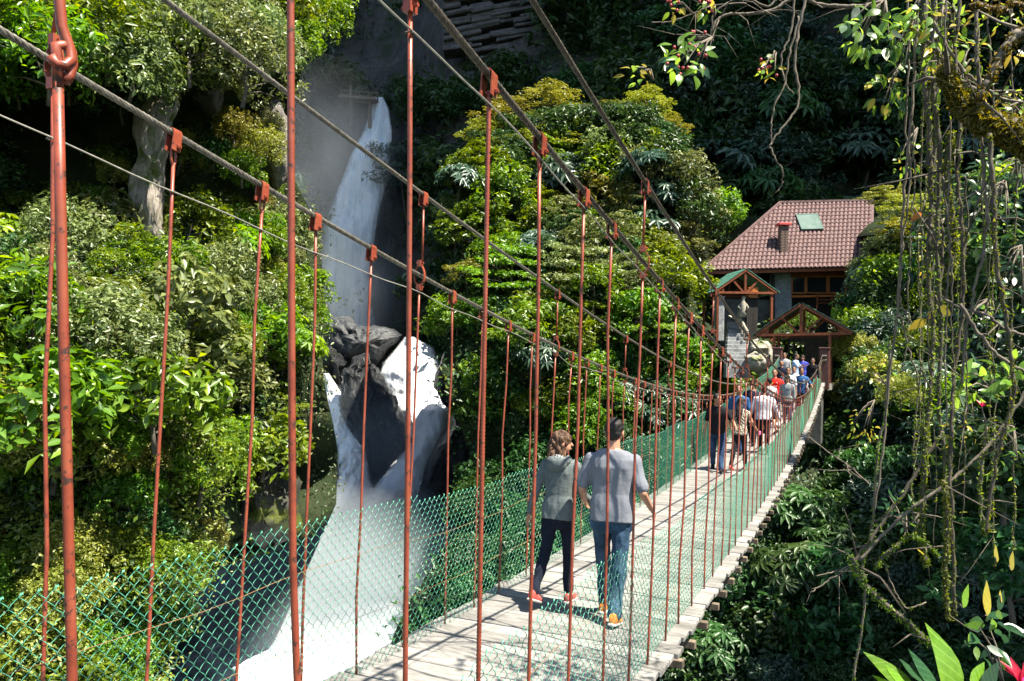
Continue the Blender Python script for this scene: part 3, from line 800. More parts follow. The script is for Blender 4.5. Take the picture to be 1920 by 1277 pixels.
def crown(name, n_clump, per, leaf, shape=(1, 1, .8), clump_r=.3, kind='round', wid=.42, flat=.0, up=.5):
    """unit-radius crown: clumps of leaves around an uneven dome"""
    C, N, RN = [], [], []
    d = unit(n_clump); d[:, 2] = np.where(d[:, 2] < -.45, -d[:, 2], d[:, 2])
    rad = rng.uniform(.45, 1.0, n_clump) ** .6
    lump = 1 + .22 * np.sin(d[:, 0] * 5 + 1) * np.cos(d[:, 1] * 4 + 2)
    cc = d * (rad * lump)[:, None] * np.array(shape)
    if kind == 'layer':
        lay = rng.integers(0, 4, n_clump); cc[:, 2] = -.35 + lay * .27 + rng.normal(0, .035, n_clump)
        sc = np.array([.95, 1.0, .8, .5])[lay]; cc[:, :2] = (d[:, :2] / (np.linalg.norm(d[:, :2], axis=1)[:, None] + 1e-6)) * (np.sqrt(rng.uniform(0, 1, n_clump)) * sc)[:, None]
        ox = np.array([.18, -.15, .1, -.05])[lay]; cc[:, 0] += ox
    for i in range(n_clump):
        m = int(per * rng.uniform(.6, 1.35)); e = unit(m); r = clump_r * rng.uniform(.65, 1.3)
        e2 = e.copy(); sq = np.array([1, 1, 1 - flat]); q = cc[i] + e * (rng.uniform(.35, 1, m) ** .5)[:, None] * r * sq
        C.append(q); nn = e2 * .75 + np.array([0, 0, up]) + rng.normal(0, .4, (m, 3)); N.append(nn)
        RN.append(np.clip(rng.normal(.48, .18, m) + rng.normal(0, .12), 0, 1))
    C = np.concatenate(C); N = np.concatenate(N); RN = np.concatenate(RN)
    V, F, RN = tri_fold(*leaves(C, N, leaf * rng.uniform(.45, 1.65, len(C)), RN, wid))
    return V, F, RN
def palmate(name, n, r=.33, blades=8):
    C, N, L, T = [], [], [], []
    V = []; F = []; RN = []
    for i in range(n):
        d = unit(1)[0]; d[2] = abs(d[2]) * 1.0 - .25; p = d * rng.uniform(.55, 1.0) * np.array([1, 1, .75]); nn = Vector(tuple(d * .6 + np.array([0, 0, .7]))).normalized()
        a = nn.orthogonal().normalized(); b = nn.cross(a); rv = rng.uniform(.3, .9); rr = r * rng.uniform(.7, 1.2)
        for k in range(blades):
            an = 2 * math.pi * k / blades + rng.uniform(-.1, .1); t = a * math.cos(an) + b * math.sin(an); s2 = nn.cross(t)
            P = Vector(tuple(p)); base = len(V)
            V += [tuple(P), tuple(P + t * rr * .55 + s2 * rr * .15 + nn * .01), tuple(P + t * rr - nn * rr * .3), tuple(P + t * rr * .55 - s2 * rr * .15 + nn * .01)]
            F += [(base, base + 1, base + 2), (base, base + 2, base + 3)]; RN += [rv, rv]
    return np.array(V), np.array(F), np.array(RN)
def fern(n_fr, seg=9, length=1.0):
    V = []; F = []; RN = []
    for i in range(n_fr):
        a = 2 * math.pi * i / n_fr + rng.uniform(-.3, .3); d = Vector((math.cos(a), math.sin(a), 0)); sd_ = Vector((-d.y, d.x, 0)); L = length * rng.uniform(.7, 1.1); rv = rng.uniform(.3, .9)
        for k in range(seg):
            f = (k + .5) / seg; P = d * (L * f) + Vector((0, 0, L * (.55 * f - .85 * f * f))); w = .22 * L * math.sin(math.pi * (f * .85 + .12))
            for sg in (-1, 1):
                b = len(V); q = P + sd_ * sg * w - Vector((0, 0, w * .3)); V += [tuple(P - d * .03), tuple(q), tuple(P + d * .06)]; F.append((b, b + 1, b + 2)); RN.append(rv)
    return np.array(V), np.array(F), np.array(RN)

protos = {
    'shrub': [crown('s', 80, 34, .125, (1, 1, .8), .26) for _ in range(3)],
    'fine': [crown('f', 120, 40, .085, (1, 1, .85), .2) for _ in range(2)],
    'tree': [crown('t', 80, 40, .10, (1, 1, .72), .23, flat=.5, up=.8) for _ in range(3)],
    'layer': [crown('l', 120, 42, .075, (1, 1, .5), .2, 'layer', flat=.72, up=1.3) for _ in range(2)],
    'palm': [palmate('p', 90, .30, 8) for _ in range(2)],
    'coarse': [crown('c', 60, 20, .19, (1, 1, .8), .28) for _ in range(2)],
}
LEAF = {
    'bright': mat_leaf('bright_leaves', (.020, .050, .005), (.105, .185, .015), (.32, .40, .05), .38, .36, .12, .5),
    'grey': mat_leaf('grey_green_leaves', (.028, .046, .014), (.13, .165, .05), (.35, .39, .16), .28, .38, .12, .5),
    'yellow': mat_leaf('yellow_green_leaves', (.07, .08, .012), (.20, .22, .035), (.38, .38, .10), .3),
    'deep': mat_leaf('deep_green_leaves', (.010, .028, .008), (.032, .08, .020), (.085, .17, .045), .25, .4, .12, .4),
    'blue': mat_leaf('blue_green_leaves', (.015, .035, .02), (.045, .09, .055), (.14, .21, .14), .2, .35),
    'rust': mat_leaf('rusty_leaves', (.07, .05, .012), (.2, .13, .04), (.36, .22, .09), .3),
}
BARK = mat_plain('pale_bark', (.05, .042, .03), (.17, .15, .12), 6, .9, .5, .03, kind='World', vec_scale=(1, 1, .3))
_cm = {}
def crown_mesh(kind, idx, mat):
    key = (kind, idx % len(protos[kind]), mat)
    if key not in _cm:
        V, F, RN = protos[kind][key[1]]; me = np_mesh('crown', V, F, False, RN); me.materials.append(LEAF[mat]); _cm[key] = me
    return _cm[key]
def trunk_mesh(kind, v):
    key = ('trunk', kind, v)
    if key not in _cm:
        mb = MB(); rs = random.Random(v * 7 + len(kind))
        h = 1.6 if kind in ('layer', 'tree', 'palm') else .75; r = .038 if kind != 'palm' else .04
        mb.tube([(0, 0, -h), (.03, .02, -h * .5), (0, 0, -.25), (.03, -.02, .15)], [r * 1.3, r, r * .8, r * .4], 6)
        for k in range(7):
            a = rs.uniform(0, 6.28); z = rs.uniform(-.5, 0); L = rs.uniform(.5, .85)
            mb.tube([(0, 0, z), (math.cos(a) * L * .45, math.sin(a) * L * .45, z + .14), (math.cos(a) * L, math.sin(a) * L, z + rs.uniform(.1, .5))], [r * .5, r * .35, r * .12], 4)
        _cm[key] = mb.mesh('trunk', True); _cm[key].materials.append(BARK)
    return _cm[key]
def plant(P, r, kind, mat, label, cat, group, name=None, sq=1.0, lean=.12):
    nm = name or ('shrub' if cat == 'shrub' else 'tree'); q = proj(P)
    label = ('small ' if r < 1.2 else 'large ' if r > 2.4 else '') + CW[mat] + ' ' + KW[kind] + ' ' + cat + ' ' + where(q[0], q[1])
    e = empty(nm, P - Vector((0, 0, r * (1.5 if kind in ('layer', 'tree', 'palm') else .85))), label=label, cat=cat, group=group)
    e.rotation_euler = (random.gauss(0, lean), random.gauss(0, lean), random.uniform(0, 6.28)); h = (1.5 if kind in ('layer', 'tree', 'palm') else .85)
    e.scale = (r, r * random.uniform(.85, 1.15), r * sq)
    c = link('crown', crown_mesh(kind, random.randrange(9), mat)); c.location = (0, 0, h); c.parent = e
    t = link('trunk', trunk_mesh(kind, random.randrange(3))); t.location = (0, 0, h); t.parent = e
    return e
def in_poly(x, y, poly):
    c = False; j = len(poly) - 1
    for i in range(len(poly)):
        if (poly[i][1] > y) != (poly[j][1] > y) and x < (poly[j][0] - poly[i][0]) * (y - poly[i][1]) / (poly[j][1] - poly[i][1]) + poly[i][0]: c = not c
        j = i
    return c
BARE = [[(235, 180), (345, 120), (345, 200), (325, 310), (305, 410), (235, 400), (235, 300)], [(158, 330), (208, 320), (210, 400), (190, 440), (165, 425)],
        [(350, 115), (420, 110), (425, 170), (405, 210), (345, 200)], [(485, 200), (545, 200), (545, 335), (495, 330)], [(410, 880), (570, 850), (590, 1020), (420, 1020)],
        [(0, 190), (130, 150), (250, 200), (200, 320), (0, 380)]]
def bare(x, y, pad=0): return any(in_poly(x, y, b) for b in BARE)

def undergrowth(name, slope, n, size, mat, y0=None, y1=None, xmin=-160, xmax=2080, out=.5, skip=None, per=7, spread=.35):
    pts = slope.inside(n // per, y0, y1, xmin, xmax); C, N = [], []
    for (x, y) in pts:
        if skip and skip(x, y) : continue
        P = slope.point(x, y); toc = -P.normalized()
        k = per; q = np.array(P)[None] + rng.normal(size=(k, 3)) * spread * np.array([1, 1, .7]) + np.array(toc)[None] * rng.uniform(0, out, (k, 1))
        C.append(q); N.append(np.array(toc)[None] * .5 + np.array([[.25, 0, .7]]) + rng.normal(size=(k, 3)) * .45)
    C = np.concatenate(C); N = np.concatenate(N)
    RN = np.clip(rng.normal(.45, .2, len(C)), 0, 1)
    V, F, RN = tri_fold(*leaves(C, N, size * rng.uniform(.6, 1.4, len(C)), RN, .5))
    link(name, np_mesh(name, V, F, False, RN), LEAF[mat], kind='stuff')
HOUSE = [(1235, 590), (1265, 470), (1350, 400), (1440, 365), (1660, 360), (1660, 590), (1590, 600), (1440, 720), (1320, 700)]
noh = lambda x, y: in_poly(x, y, HOUSE)
sk = lambda x, y: bare(x, y) and random.random() < .93
undergrowth('cliff_undergrowth', left, 20000, .19, 'deep', -40, 1320, skip=sk)
undergrowth('cliff_undergrowth', left, 9000, .19, 'bright', 500, 1320, skip=lambda x, y: sk(x, y) or (x > 520 and y > 650))
undergrowth('cliff_undergrowth', left, 7000, .17, 'grey', -40, 900, skip=sk)
undergrowth('cliff_undergrowth', left, 14000, .16, 'yellow', 860, 1320, xmax=400, skip=sk)
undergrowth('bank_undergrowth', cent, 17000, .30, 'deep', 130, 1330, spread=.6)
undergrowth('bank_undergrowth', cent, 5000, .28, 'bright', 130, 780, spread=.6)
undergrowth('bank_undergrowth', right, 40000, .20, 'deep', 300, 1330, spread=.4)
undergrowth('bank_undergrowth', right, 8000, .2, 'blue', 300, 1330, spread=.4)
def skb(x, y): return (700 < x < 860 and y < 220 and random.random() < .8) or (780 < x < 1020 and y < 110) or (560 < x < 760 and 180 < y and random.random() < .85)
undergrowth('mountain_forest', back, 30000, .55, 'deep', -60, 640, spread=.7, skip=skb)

low = [crown('m', 42, 15, .19, (1, 1, .75), .3, flat=.3, up=.7) for _ in range(4)]
def forest_mass(name, slope, n, rmin, rmax, mat, y0, y1, xmin=-160, xmax=2080, skip=None, push=.3):
    Vs, Fs, Rs = [], [], []; b = 0
    for (x, y) in slope.inside(n, y0, y1, xmin, xmax):
        if skip and skip(x, y): continue
        V, F, RN = random.choice(low); r = random.uniform(rmin, rmax); P = slope.point(x, y); P = P * (1 - r * push / P.length)
        a = random.uniform(0, 6.28); c, s_ = math.cos(a), math.sin(a); M = np.array([[c, -s_, 0], [s_, c, 0], [0, 0, 1]])
        Vs.append(V @ M.T * r + np.array(P)); Fs.append(F + b); Rs.append(np.clip(RN + random.gauss(0, .15), 0, 1)); b += len(V)
    link(name, np_mesh(name, np.concatenate(Vs), np.concatenate(Fs), False, np.concatenate(Rs)), LEAF[mat], kind='stuff')
random.seed(5)
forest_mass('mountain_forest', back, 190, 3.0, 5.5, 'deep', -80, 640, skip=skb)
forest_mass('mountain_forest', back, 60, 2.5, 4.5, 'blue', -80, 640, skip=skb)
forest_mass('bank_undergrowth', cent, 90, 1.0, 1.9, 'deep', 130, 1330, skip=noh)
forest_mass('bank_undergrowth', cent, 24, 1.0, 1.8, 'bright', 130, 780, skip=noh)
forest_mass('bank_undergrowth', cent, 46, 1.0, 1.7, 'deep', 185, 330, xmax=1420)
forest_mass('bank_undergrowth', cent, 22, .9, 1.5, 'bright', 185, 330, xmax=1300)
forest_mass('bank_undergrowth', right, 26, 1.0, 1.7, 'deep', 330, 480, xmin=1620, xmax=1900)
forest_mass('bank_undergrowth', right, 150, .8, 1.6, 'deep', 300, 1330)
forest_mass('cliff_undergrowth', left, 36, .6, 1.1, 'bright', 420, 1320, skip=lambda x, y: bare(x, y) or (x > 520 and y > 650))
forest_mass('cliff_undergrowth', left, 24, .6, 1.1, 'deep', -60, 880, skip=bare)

Vs, Fs, Rs = [], [], []; b = 0
for i in range(64):        # unseen tree crowns added outside the view to darken the right bank
    V, F, RN = random.choice(low); y = random.uniform(9, 35); x = random.uniform(8.5, 15) + max(0, y - 20) * .12; r = random.uniform(2.6, 3.6); z = 1.6 * x - 7 + random.uniform(-6.5, 1.5)
    Vs.append(V * r * np.array([1, 1, 1.1]) + np.array([x, y, z])); Fs.append(F + b); Rs.append(RN); b += len(V)
link('shade_forest', np_mesh('shade_forest', np.concatenate(Vs), np.concatenate(Fs), False, np.concatenate(Rs)), LEAF['deep'], kind='stuff')
LANDMARKS = [('the pale rock pillar', 290, 280), ('the mossy rock block', 235, 365), ('the thickest red hanger', 118, 640), ('the second thick red hanger', 548, 640), ('the lip of the waterfall', 712, 185), ('the foot of the waterfall', 650, 600),
    ('the big black rock', 710, 800), ('the yellow-mossed overhang', 500, 940), ('the pale boulder', 335, 1135), ('the gabled bridge gate', 1503, 600), ('the tiled house roof', 1470, 440), ('the stone stairs', 1385, 650), ('the green-roofed shelter', 1395, 530),
    ('the mossy branch', 1860, 240), ('the big backlit leaf', 1775, 1220), ('the layered rock wall', 920, 40), ('the bridge deck edge', 1400, 980), ('the ribbed hanger', 905, 640), ('the walking couple', 1100, 960), ('the hanging vines', 1740, 640), ('the top left corner', 0, 0), ('the left fence corner', 0, 1120)]
def where(px, py):
    nm, x, y = min(LANDMARKS, key=lambda l: (l[1] - px) ** 2 + (l[2] - py) ** 2 * 1.2)
    dx, dy = px - x, py - y; d = math.hypot(dx, dy)
    v = 'below' if dy > 0 else 'above'; h = 'right of' if dx > 0 else 'left of'
    far = 'just ' if d < 70 else ('well ' if d > 190 else '')
    if abs(dx) > 2.2 * abs(dy): w = far + h
    elif abs(dy) > 2.2 * abs(dx): w = far + v
    else: w = far + v + ' and ' + h
    return w + ' ' + nm
CW = {'bright': 'bright green', 'grey': 'grey-green', 'yellow': 'yellow-green', 'deep': 'dark green', 'blue': 'blue-green', 'rust': 'rusty'}
KW = {'shrub': 'leafy', 'fine': 'small-leaved', 'tree': 'broad-crowned', 'layer': 'flat-layered', 'palm': 'star-leaved', 'coarse': 'large-leaved'}
# --- shrubs and trees of the left cliff
random.seed(21)
def scatter(slope, n, y0, y1, xmin, xmax, rmin, rmax, choices, label, cat, group, mind=.75, skip=None, push=.35, sq=1.0):
    placed = []; tries = 0
    while len(placed) < n and tries < n * 60:
        tries += 1; y = random.uniform(y0, y1)
        L, Rr = max(lerp_pts(y, slope.xl), xmin), min(lerp_pts(y, slope.xr), xmax)
        if Rr <= L: continue
        x = random.uniform(L, Rr); r = random.uniform(rmin, rmax)
        if skip and skip(x, y): continue
        pu = push + random.uniform(-.2, .75); P = slope.point(x, y); P = P * (1 - r * pu / P.length)
        rp = r / P.dot(CF) * FPX
        if x + rp * .6 > lerp_pts(y, slope.xr): x2 = x - rp * .55; P = slope.point(x2, y); P = P * (1 - r * push / P.length)
        if any((P - q).length < mind * (r + rr) * .62 for q, rr in placed): continue
        placed.append((P, r)); kd, mt = random.choice(choices)
        plant(P, r, kd, mt, label, cat, group, sq=sq)
    return placed
G = [('layer', 'bright'), ('palm', 'bright'), ('coarse', 'grey'), ('shrub', 'bright'), ('shrub', 'bright'), ('fine', 'grey'), ('fine', 'bright'), ('shrub', 'grey'), ('coarse', 'bright'), ('fine', 'yellow')]
scatter(left, 34, -60, 150, -140, 640, 1.3, 2.3, [('fine', 'grey'), ('shrub', 'bright'), ('fine', 'bright'), ('shrub', 'grey')], 'leafy shrub hanging over the top edge of the left cliff', 'shrub', 'shrubs along the top of the left cliff', skip=bare)
scatter(left, 26, 150, 440, -140, 545, .7, 1.3, [('fine', 'deep'), ('shrub', 'bright'), ('fine', 'yellow'), ('shrub', 'deep')], 'small shrub rooted between the bare rocks of the left cliff', 'shrub', 'shrubs between the rocks of the left cliff', skip=bare)
scatter(left, 100, 420, 880, -140, 620, .6, 2.1, G, 'sunlit shrub on the steep left bank behind the red hangers', 'shrub', 'shrubs covering the left bank', mind=.7, skip=lambda x, y: x > 535 and y > 650)
scatter(left, 34, 880, 1320, -140, 400, .7, 1.5, [('shrub', 'bright'), ('fine', 'yellow'), ('coarse', 'bright'), ('shrub', 'deep'), ('fine', 'bright')], 'yellow-green bush low on the left bank above the pool', 'shrub', 'bushes low on the left bank', skip=bare)
# --- far bank
CH = [('tree', 'bright'), ('layer', 'bright'), ('layer', 'grey'), ('layer', 'bright'), ('tree', 'grey'), ('shrub', 'bright'), ('tree', 'deep'), ('palm', 'blue'), ('tree', 'yellow'), ('shrub', 'grey')]
LY = [(905, 232, 1.9, 60), (955, 195, 2.6, 61), (1030, 168, 2.6, 62), (1000, 250, 2.2, 58), (1080, 255, 2.4, 58), (1150, 205, 2.4, 60), (1215, 175, 2.6, 60), (1248, 225, 2.0, 58), (905, 300, 1.8, 57), (1170, 255, 2.6, 57), (1085, 205, 1.6, 60), (945, 262, 1.7, 58)]
for i, (x, y, r, D) in enumerate(LY):
    plant(at(x, y, D), r, 'layer', 'yellow' if i != 10 else 'bright', 'yellow-green tree with flat layered crown on the far bank ridge', 'tree', 'layered trees on the far bank ridge', sq=.8, lean=.05)
scatter(cent, 66, 270, 640, 850, 1340, 1.1, 2.9, CH, 'sunlit broadleaf tree on the far bank slope', 'tree', 'trees on the sunlit far bank slope', mind=.62, skip=noh)
scatter(cent, 34, 560, 800, 900, 1460, 1.0, 2.0, [('shrub', 'bright'), ('shrub', 'deep'), ('tree', 'bright'), ('palm', 'blue'), ('coarse', 'bright')], 'bush on the far bank behind the bridge hangers', 'shrub', 'bushes on the far bank below the trees', mind=.62, skip=noh)
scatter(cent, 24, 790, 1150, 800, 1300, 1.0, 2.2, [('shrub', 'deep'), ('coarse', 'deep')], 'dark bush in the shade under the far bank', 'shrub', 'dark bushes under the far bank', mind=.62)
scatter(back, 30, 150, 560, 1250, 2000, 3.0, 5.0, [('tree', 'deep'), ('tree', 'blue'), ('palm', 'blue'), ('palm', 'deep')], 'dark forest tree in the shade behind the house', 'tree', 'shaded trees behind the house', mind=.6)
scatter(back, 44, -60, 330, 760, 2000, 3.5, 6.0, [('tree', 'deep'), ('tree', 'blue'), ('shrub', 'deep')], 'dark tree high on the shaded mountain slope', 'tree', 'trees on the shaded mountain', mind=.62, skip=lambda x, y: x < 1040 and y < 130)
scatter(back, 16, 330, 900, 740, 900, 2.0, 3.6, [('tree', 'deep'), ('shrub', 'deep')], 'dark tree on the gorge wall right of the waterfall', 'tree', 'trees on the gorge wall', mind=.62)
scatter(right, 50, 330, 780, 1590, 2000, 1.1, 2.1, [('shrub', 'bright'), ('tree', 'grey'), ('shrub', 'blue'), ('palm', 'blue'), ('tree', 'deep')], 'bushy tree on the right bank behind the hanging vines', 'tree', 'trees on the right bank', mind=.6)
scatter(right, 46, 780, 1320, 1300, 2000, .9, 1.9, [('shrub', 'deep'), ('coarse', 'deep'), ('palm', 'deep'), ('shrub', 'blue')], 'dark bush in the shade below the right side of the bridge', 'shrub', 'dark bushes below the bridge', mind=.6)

for (x, y, r, D, kd, mt) in ((1700, 368, 2.0, 44, 'layer', 'yellow'), (1655, 352, 1.3, 47, 'layer', 'yellow'), (1730, 400, 2.0, 42, 'layer', 'yellow'), (1625, 610, 1.3, 41, 'shrub', 'bright'), (1580, 600, .8, 43, 'fine', 'bright'), (1505, 600, .8, 45, 'fine', 'bright'), (1470, 615, .6, 45, 'fine', 'bright'), (1640, 560, 1.2, 42, 'shrub', 'deep'),
    (1670, 520, 1.6, 42, 'shrub', 'bright'), (1600, 660, 1.1, 39.5, 'fine', 'yellow'), (1590, 740, .9, 38.5, 'fine', 'yellow'), (1640, 700, 1.1, 36, 'shrub', 'yellow'), (1690, 740, .9, 30, 'fine', 'yellow'),
    (440, 250, 1.1, 33.5, 'fine', 'yellow'), (485, 285, 1.2, 34, 'fine', 'yellow'), (455, 320, 1.0, 33, 'shrub', 'bright'), (215, 330, .8, 31.3, 'fine', 'yellow'), (190, 380, .8, 31.5, 'fine', 'bright'), (505, 235, .8, 36, 'fine', 'grey'), (400, 290, .9, 33.5, 'shrub', 'deep'), (290, 440, .8, 30.5, 'fine', 'yellow'),
    (1860, 430, 1.3, 17, 'coarse', 'blue'), (1925, 520, 1.4, 16, 'coarse', 'deep'), (1840, 560, 1.1, 18, 'coarse', 'grey'), (1900, 640, 1.2, 16, 'coarse', 'blue'), (1790, 480, 1.2, 21, 'coarse', 'deep'), (1930, 380, 1.3, 18, 'coarse', 'bright'), (1880, 900, 1.1, 14, 'coarse', 'deep'), (1800, 1010, 1.0, 15, 'coarse', 'deep'), (1900, 1080, .8, 10, 'coarse', 'deep')):
    plant(at(x, y, D), r, kd, mt, '', 'tree' if kd == 'layer' else 'shrub', 'plants round the right bank vines', sq=.75 if kd == 'layer' else 1, lean=.08)

# look-alikes that would share a label are told apart by their order across the picture
by = {}
for o in COL.objects:
    if o.parent is None and o.get('category') in ('shrub', 'tree'): by.setdefault(o['label'], []).append(o)
for lb, os_ in by.items():
    if len(os_) > 1:
        if len(lb.split()) > 13: lb = lb.replace('just ', '').replace('well ', '').replace('the yellow-mossed', 'the mossy')
        os_.sort(key=lambda o: proj(Vector(o.location))[0]); n = len(os_)
        nm = {2: ['left one', 'right one'], 3: ['leftmost', 'middle one', 'rightmost'], 4: ['leftmost', 'second from left', 'third from left', 'rightmost']}.get(n)
        for i, o in enumerate(os_):
            if nm: o['label'] = lb + ', ' + nm[i]
            else: o['label'] = lb + ', ' + ('leftmost', 'second', 'third', 'fourth', 'fifth', 'sixth', 'seventh', 'eighth')[min(i, 7)] + (' from left' if i else '')
# ================================================================== BUILDINGS ON THE FAR BANK
# local frame of the far-bank buildings: ex to the right of the photograph, ey away, ez up
WOODR = mat_wood('varnished_red_wood', (.09, .025, .012), (.20, .06, .025), (.32, .11, .045), (3, 3, 3), .5)
WOODO = mat_wood('orange_varnished_boards', (.20, .06, .015), (.36, .12, .03), (.48, .18, .05), (2, 2, 14), .45)
WOODD = mat_wood('dark_gate_boards', (.012, .010, .008), (.03, .026, .022), (.05, .045, .035), (14, 3, 3), .7)
STONEW = mat_rock('grey_stone_render', (.16, .17, .17), (.30, .31, .31), (.46, .47, .46), (1, 1, 1), 2.2, .9, .6, .05)
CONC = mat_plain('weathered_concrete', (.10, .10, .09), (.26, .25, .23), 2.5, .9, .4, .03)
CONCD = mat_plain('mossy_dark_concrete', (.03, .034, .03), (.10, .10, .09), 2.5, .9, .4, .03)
TILE = mat_plain('mauve_red_roof_tile', (.055, .026, .026), (.22, .135, .125), 7, .8, .25, .01)
GREENT = mat_plain('green_roof_sheet', (.035, .13, .09), (.08, .22, .16), 5, .5, .1, .005)
GLASSW = NT('dark_window_glass'); GLASSW.col((.015, .018, .02)); GLASSW.p(Roughness=.06); GLASSW = GLASSW.m
REDP = mat_plain('red_cap_paint', (.45, .05, .045), (.6, .10, .09), 5, .5)
BRICK = mat_plain('dark_brick', (.10, .06, .045), (.22, .15, .12), 9, .9, .5, .01)
LIGHTC = mat_plain('pale_skylight_sheet', (.10, .15, .13), (.15, .20, .175), 2, .9, 0, spec=.1)
def Group(name, origin, yaw=YAW, **k):
    e = empty(name, origin, yaw, **k)
    def add(nm, mb, m, parent=None, smooth=False, label=None):
        o = mb.build(nm, m, None, smooth)
        o.parent = parent or e
        if label: o['label'] = label
        return o
    return e, add
# ---------------- house
HD = 50.0
m_px = HD / FPX
ho = at(1475, 510, HD)
house, ha = Group('house', ho, label='stone and timber house with a mauve tiled roof above the gate', cat='house')
def hp(px, py, dy=0.):     # local coords of the house for a photograph pixel at depth HD + dy
    P = at(px, py, HD + dy) - ho; c, s_ = math.cos(-YAW), math.sin(-YAW)
    return Vector((P.x * c - P.y * s_, P.x * s_ + P.y * c, P.z))
# main roof slope: eave (1318..1632, 505), ridge (1462..1634, 379)
E0, E1 = hp(1316, 508), hp(1632, 500); R0, R1 = hp(1463, 381, 4.2), hp(1636, 377, 4.2)
mb = MB()
def roofpt(u, v):
    a = E0.lerp(E1, u); b = E0.lerp(E1, u)
    # straight courses running up the slope, cut by the hip on the left
    top = R1 + (E1 - E0) * (u - 1); return a.lerp(top, v)
U, VR = 340, 17
def vmax(u):
    hipu = ((R0 - R1).x / (E1 - E0).x) + 1.0
    return 1.0 if u > hipu else max(.001, u / hipu)
nrm = (E1 - E0).cross((R1 - E1)).normalized()
if nrm.z < 0: nrm = -nrm
V = []; F = []
ncol = 38; per = 8
for c in range(ncol * per):
    u0, u1 = c / (ncol * per), (c + 1) / (ncol * per)
    def hgt(u): w = (u * ncol) % 1.0; return .115 * (abs(math.sin(math.pi * w)) ** .8)
    vm = vmax((u0 + u1) / 2)
    for r in range(VR):
        v0, v1 = r / VR, (r + 1) / VR
        if v0 >= vm: break
        v1 = min(v1, vm + .02)
        a = roofpt(u0, v0) + nrm * (hgt(u0) + .045); b = roofpt(u1, v0) + nrm * (hgt(u1) + .045)
        d = roofpt(u0, v1) + nrm * hgt(u0); e = roofpt(u1, v1) + nrm * hgt(u1)
        f0 = roofpt(u0, v0) + nrm * (hgt(u0) - .02); f1 = roofpt(u1, v0) + nrm * (hgt(u1) - .02)
        k = len(V); V += [a, b, e, d, f0, f1]; F += [(k, k + 1, k + 2, k + 3), (k + 4, k + 5, k + 1, k)]
mb.add(V, F); ro = ha('roof_tiles', MB(), TILE); bpy.data.objects.remove(ro)
me = mb.mesh('roof_tiles', False, fix=False); roof = link('roof_tiles', me, TILE, house, kind='stuff')
mb = MB()                     # left hip, rear slope and underside as solid roof
B0, B1 = hp(1330, 508, 9.0), hp(1632, 500, 9.0)
mb.add([E0, E1, R1, R0, B0, B1], [(0, 1, 2, 3), (0, 3, 4), (4, 3, 2, 5), (1, 5, 2), (0, 4, 5, 1)])
ha('roof', mb, TILE)
mb = MB(); mb.bar(E0 + nrm * .05, R0 + nrm * .1, .22, .14); ha('hip_ridge', mb, TILE)
mb = MB(); mb.bar(R0 + nrm * .08, R1 + nrm * .08, .25, .14); ha('roof_ridge', mb, TILE)
mb = MB(); mb.bar(E1 + nrm * .05, R1 + nrm * .1, .16, .2); ha('barge_board', mb, TILE)
mb = MB(); mb.bar(E0 + Vector((0, .1, -.12)), E1 + Vector((0, .1, -.12)), .08, .2); ha('eave_board', mb, WOODR)
# chimney and skylight
c0 = hp(1468, 480, 1.1); 
mb = MB(); mb.box(c0 + Vector((0, .0, .75)), (.52, .5, 2.3)); ch = ha('chimney', mb, BRICK)
ct = c0.z + 1.9
bk = MB().box((0, 0, 0), (.235, .06, .075), bev=.008).mesh('brick'); bk.materials.append(BRICK)
for r in range(18):
    for q in range(2):
        b = link('brick', bk, None, ch); b.location = (c0.x - .13 + q * .26 + (.03 if r % 2 else -.03), c0.y - .262, ct - 2.0 + r * .108)
mb = MB(); mb.box((c0.x, c0.y, ct + .16), (.8, .8, .16), bev=.02)
for sx in (-.2, .2):
    for sy in (-.2, .2): mb.box((c0.x + sx, c0.y + sy, ct + .04), (.06, .06, .14))
ha('chimney_cap', mb, REDP)
u, v = .60, .62
sc_ = roofpt(.605, .66) + nrm * .16; ux = (E1 - E0).normalized(); uy = nrm.cross(ux).normalized()
if uy.z < 0: uy = -uy
mb = MB(); M = Matrix((ux, uy, nrm)).transposed(); mb.box(sc_, (1.45, 1.5, .12), M); sk_ = ha('skylight', mb, LIGHTC)
mb = MB()
for a in (-.72, .72): mb.box(sc_ + ux * a, (.06, 1.56, .16), M)
for a in (-.75, .75): mb.box(sc_ + uy * a, (1.5, .06, .162), M)
fr = ha('skylight_frame', mb, LIGHTC)
# walls
def wall(px0, px1, y0, y1, dy, depth, nm, m):
    a, b = hp(px0, y0, dy), hp(px1, y1, dy); mb = MB(); mb.box(((a.x + b.x) / 2, a.y + depth / 2, (a.z + b.z) / 2), (abs(b.x - a.x), depth, abs(a.z - b.z))); return ha(nm, mb, m)
wall(1449, 1483, 512, 600, 1.2, .6, 'stone_pillar', STONEW)
wall(1340, 1449, 500, 640, 3.2, .3, 'wall', WOODD)
wall(1483, 1640, 500, 640, 1.9, .3, 'wall', WOODD)
wall(1340, 1640, 560, 640, 2.6, 5.0, 'basement_wall', CONC)
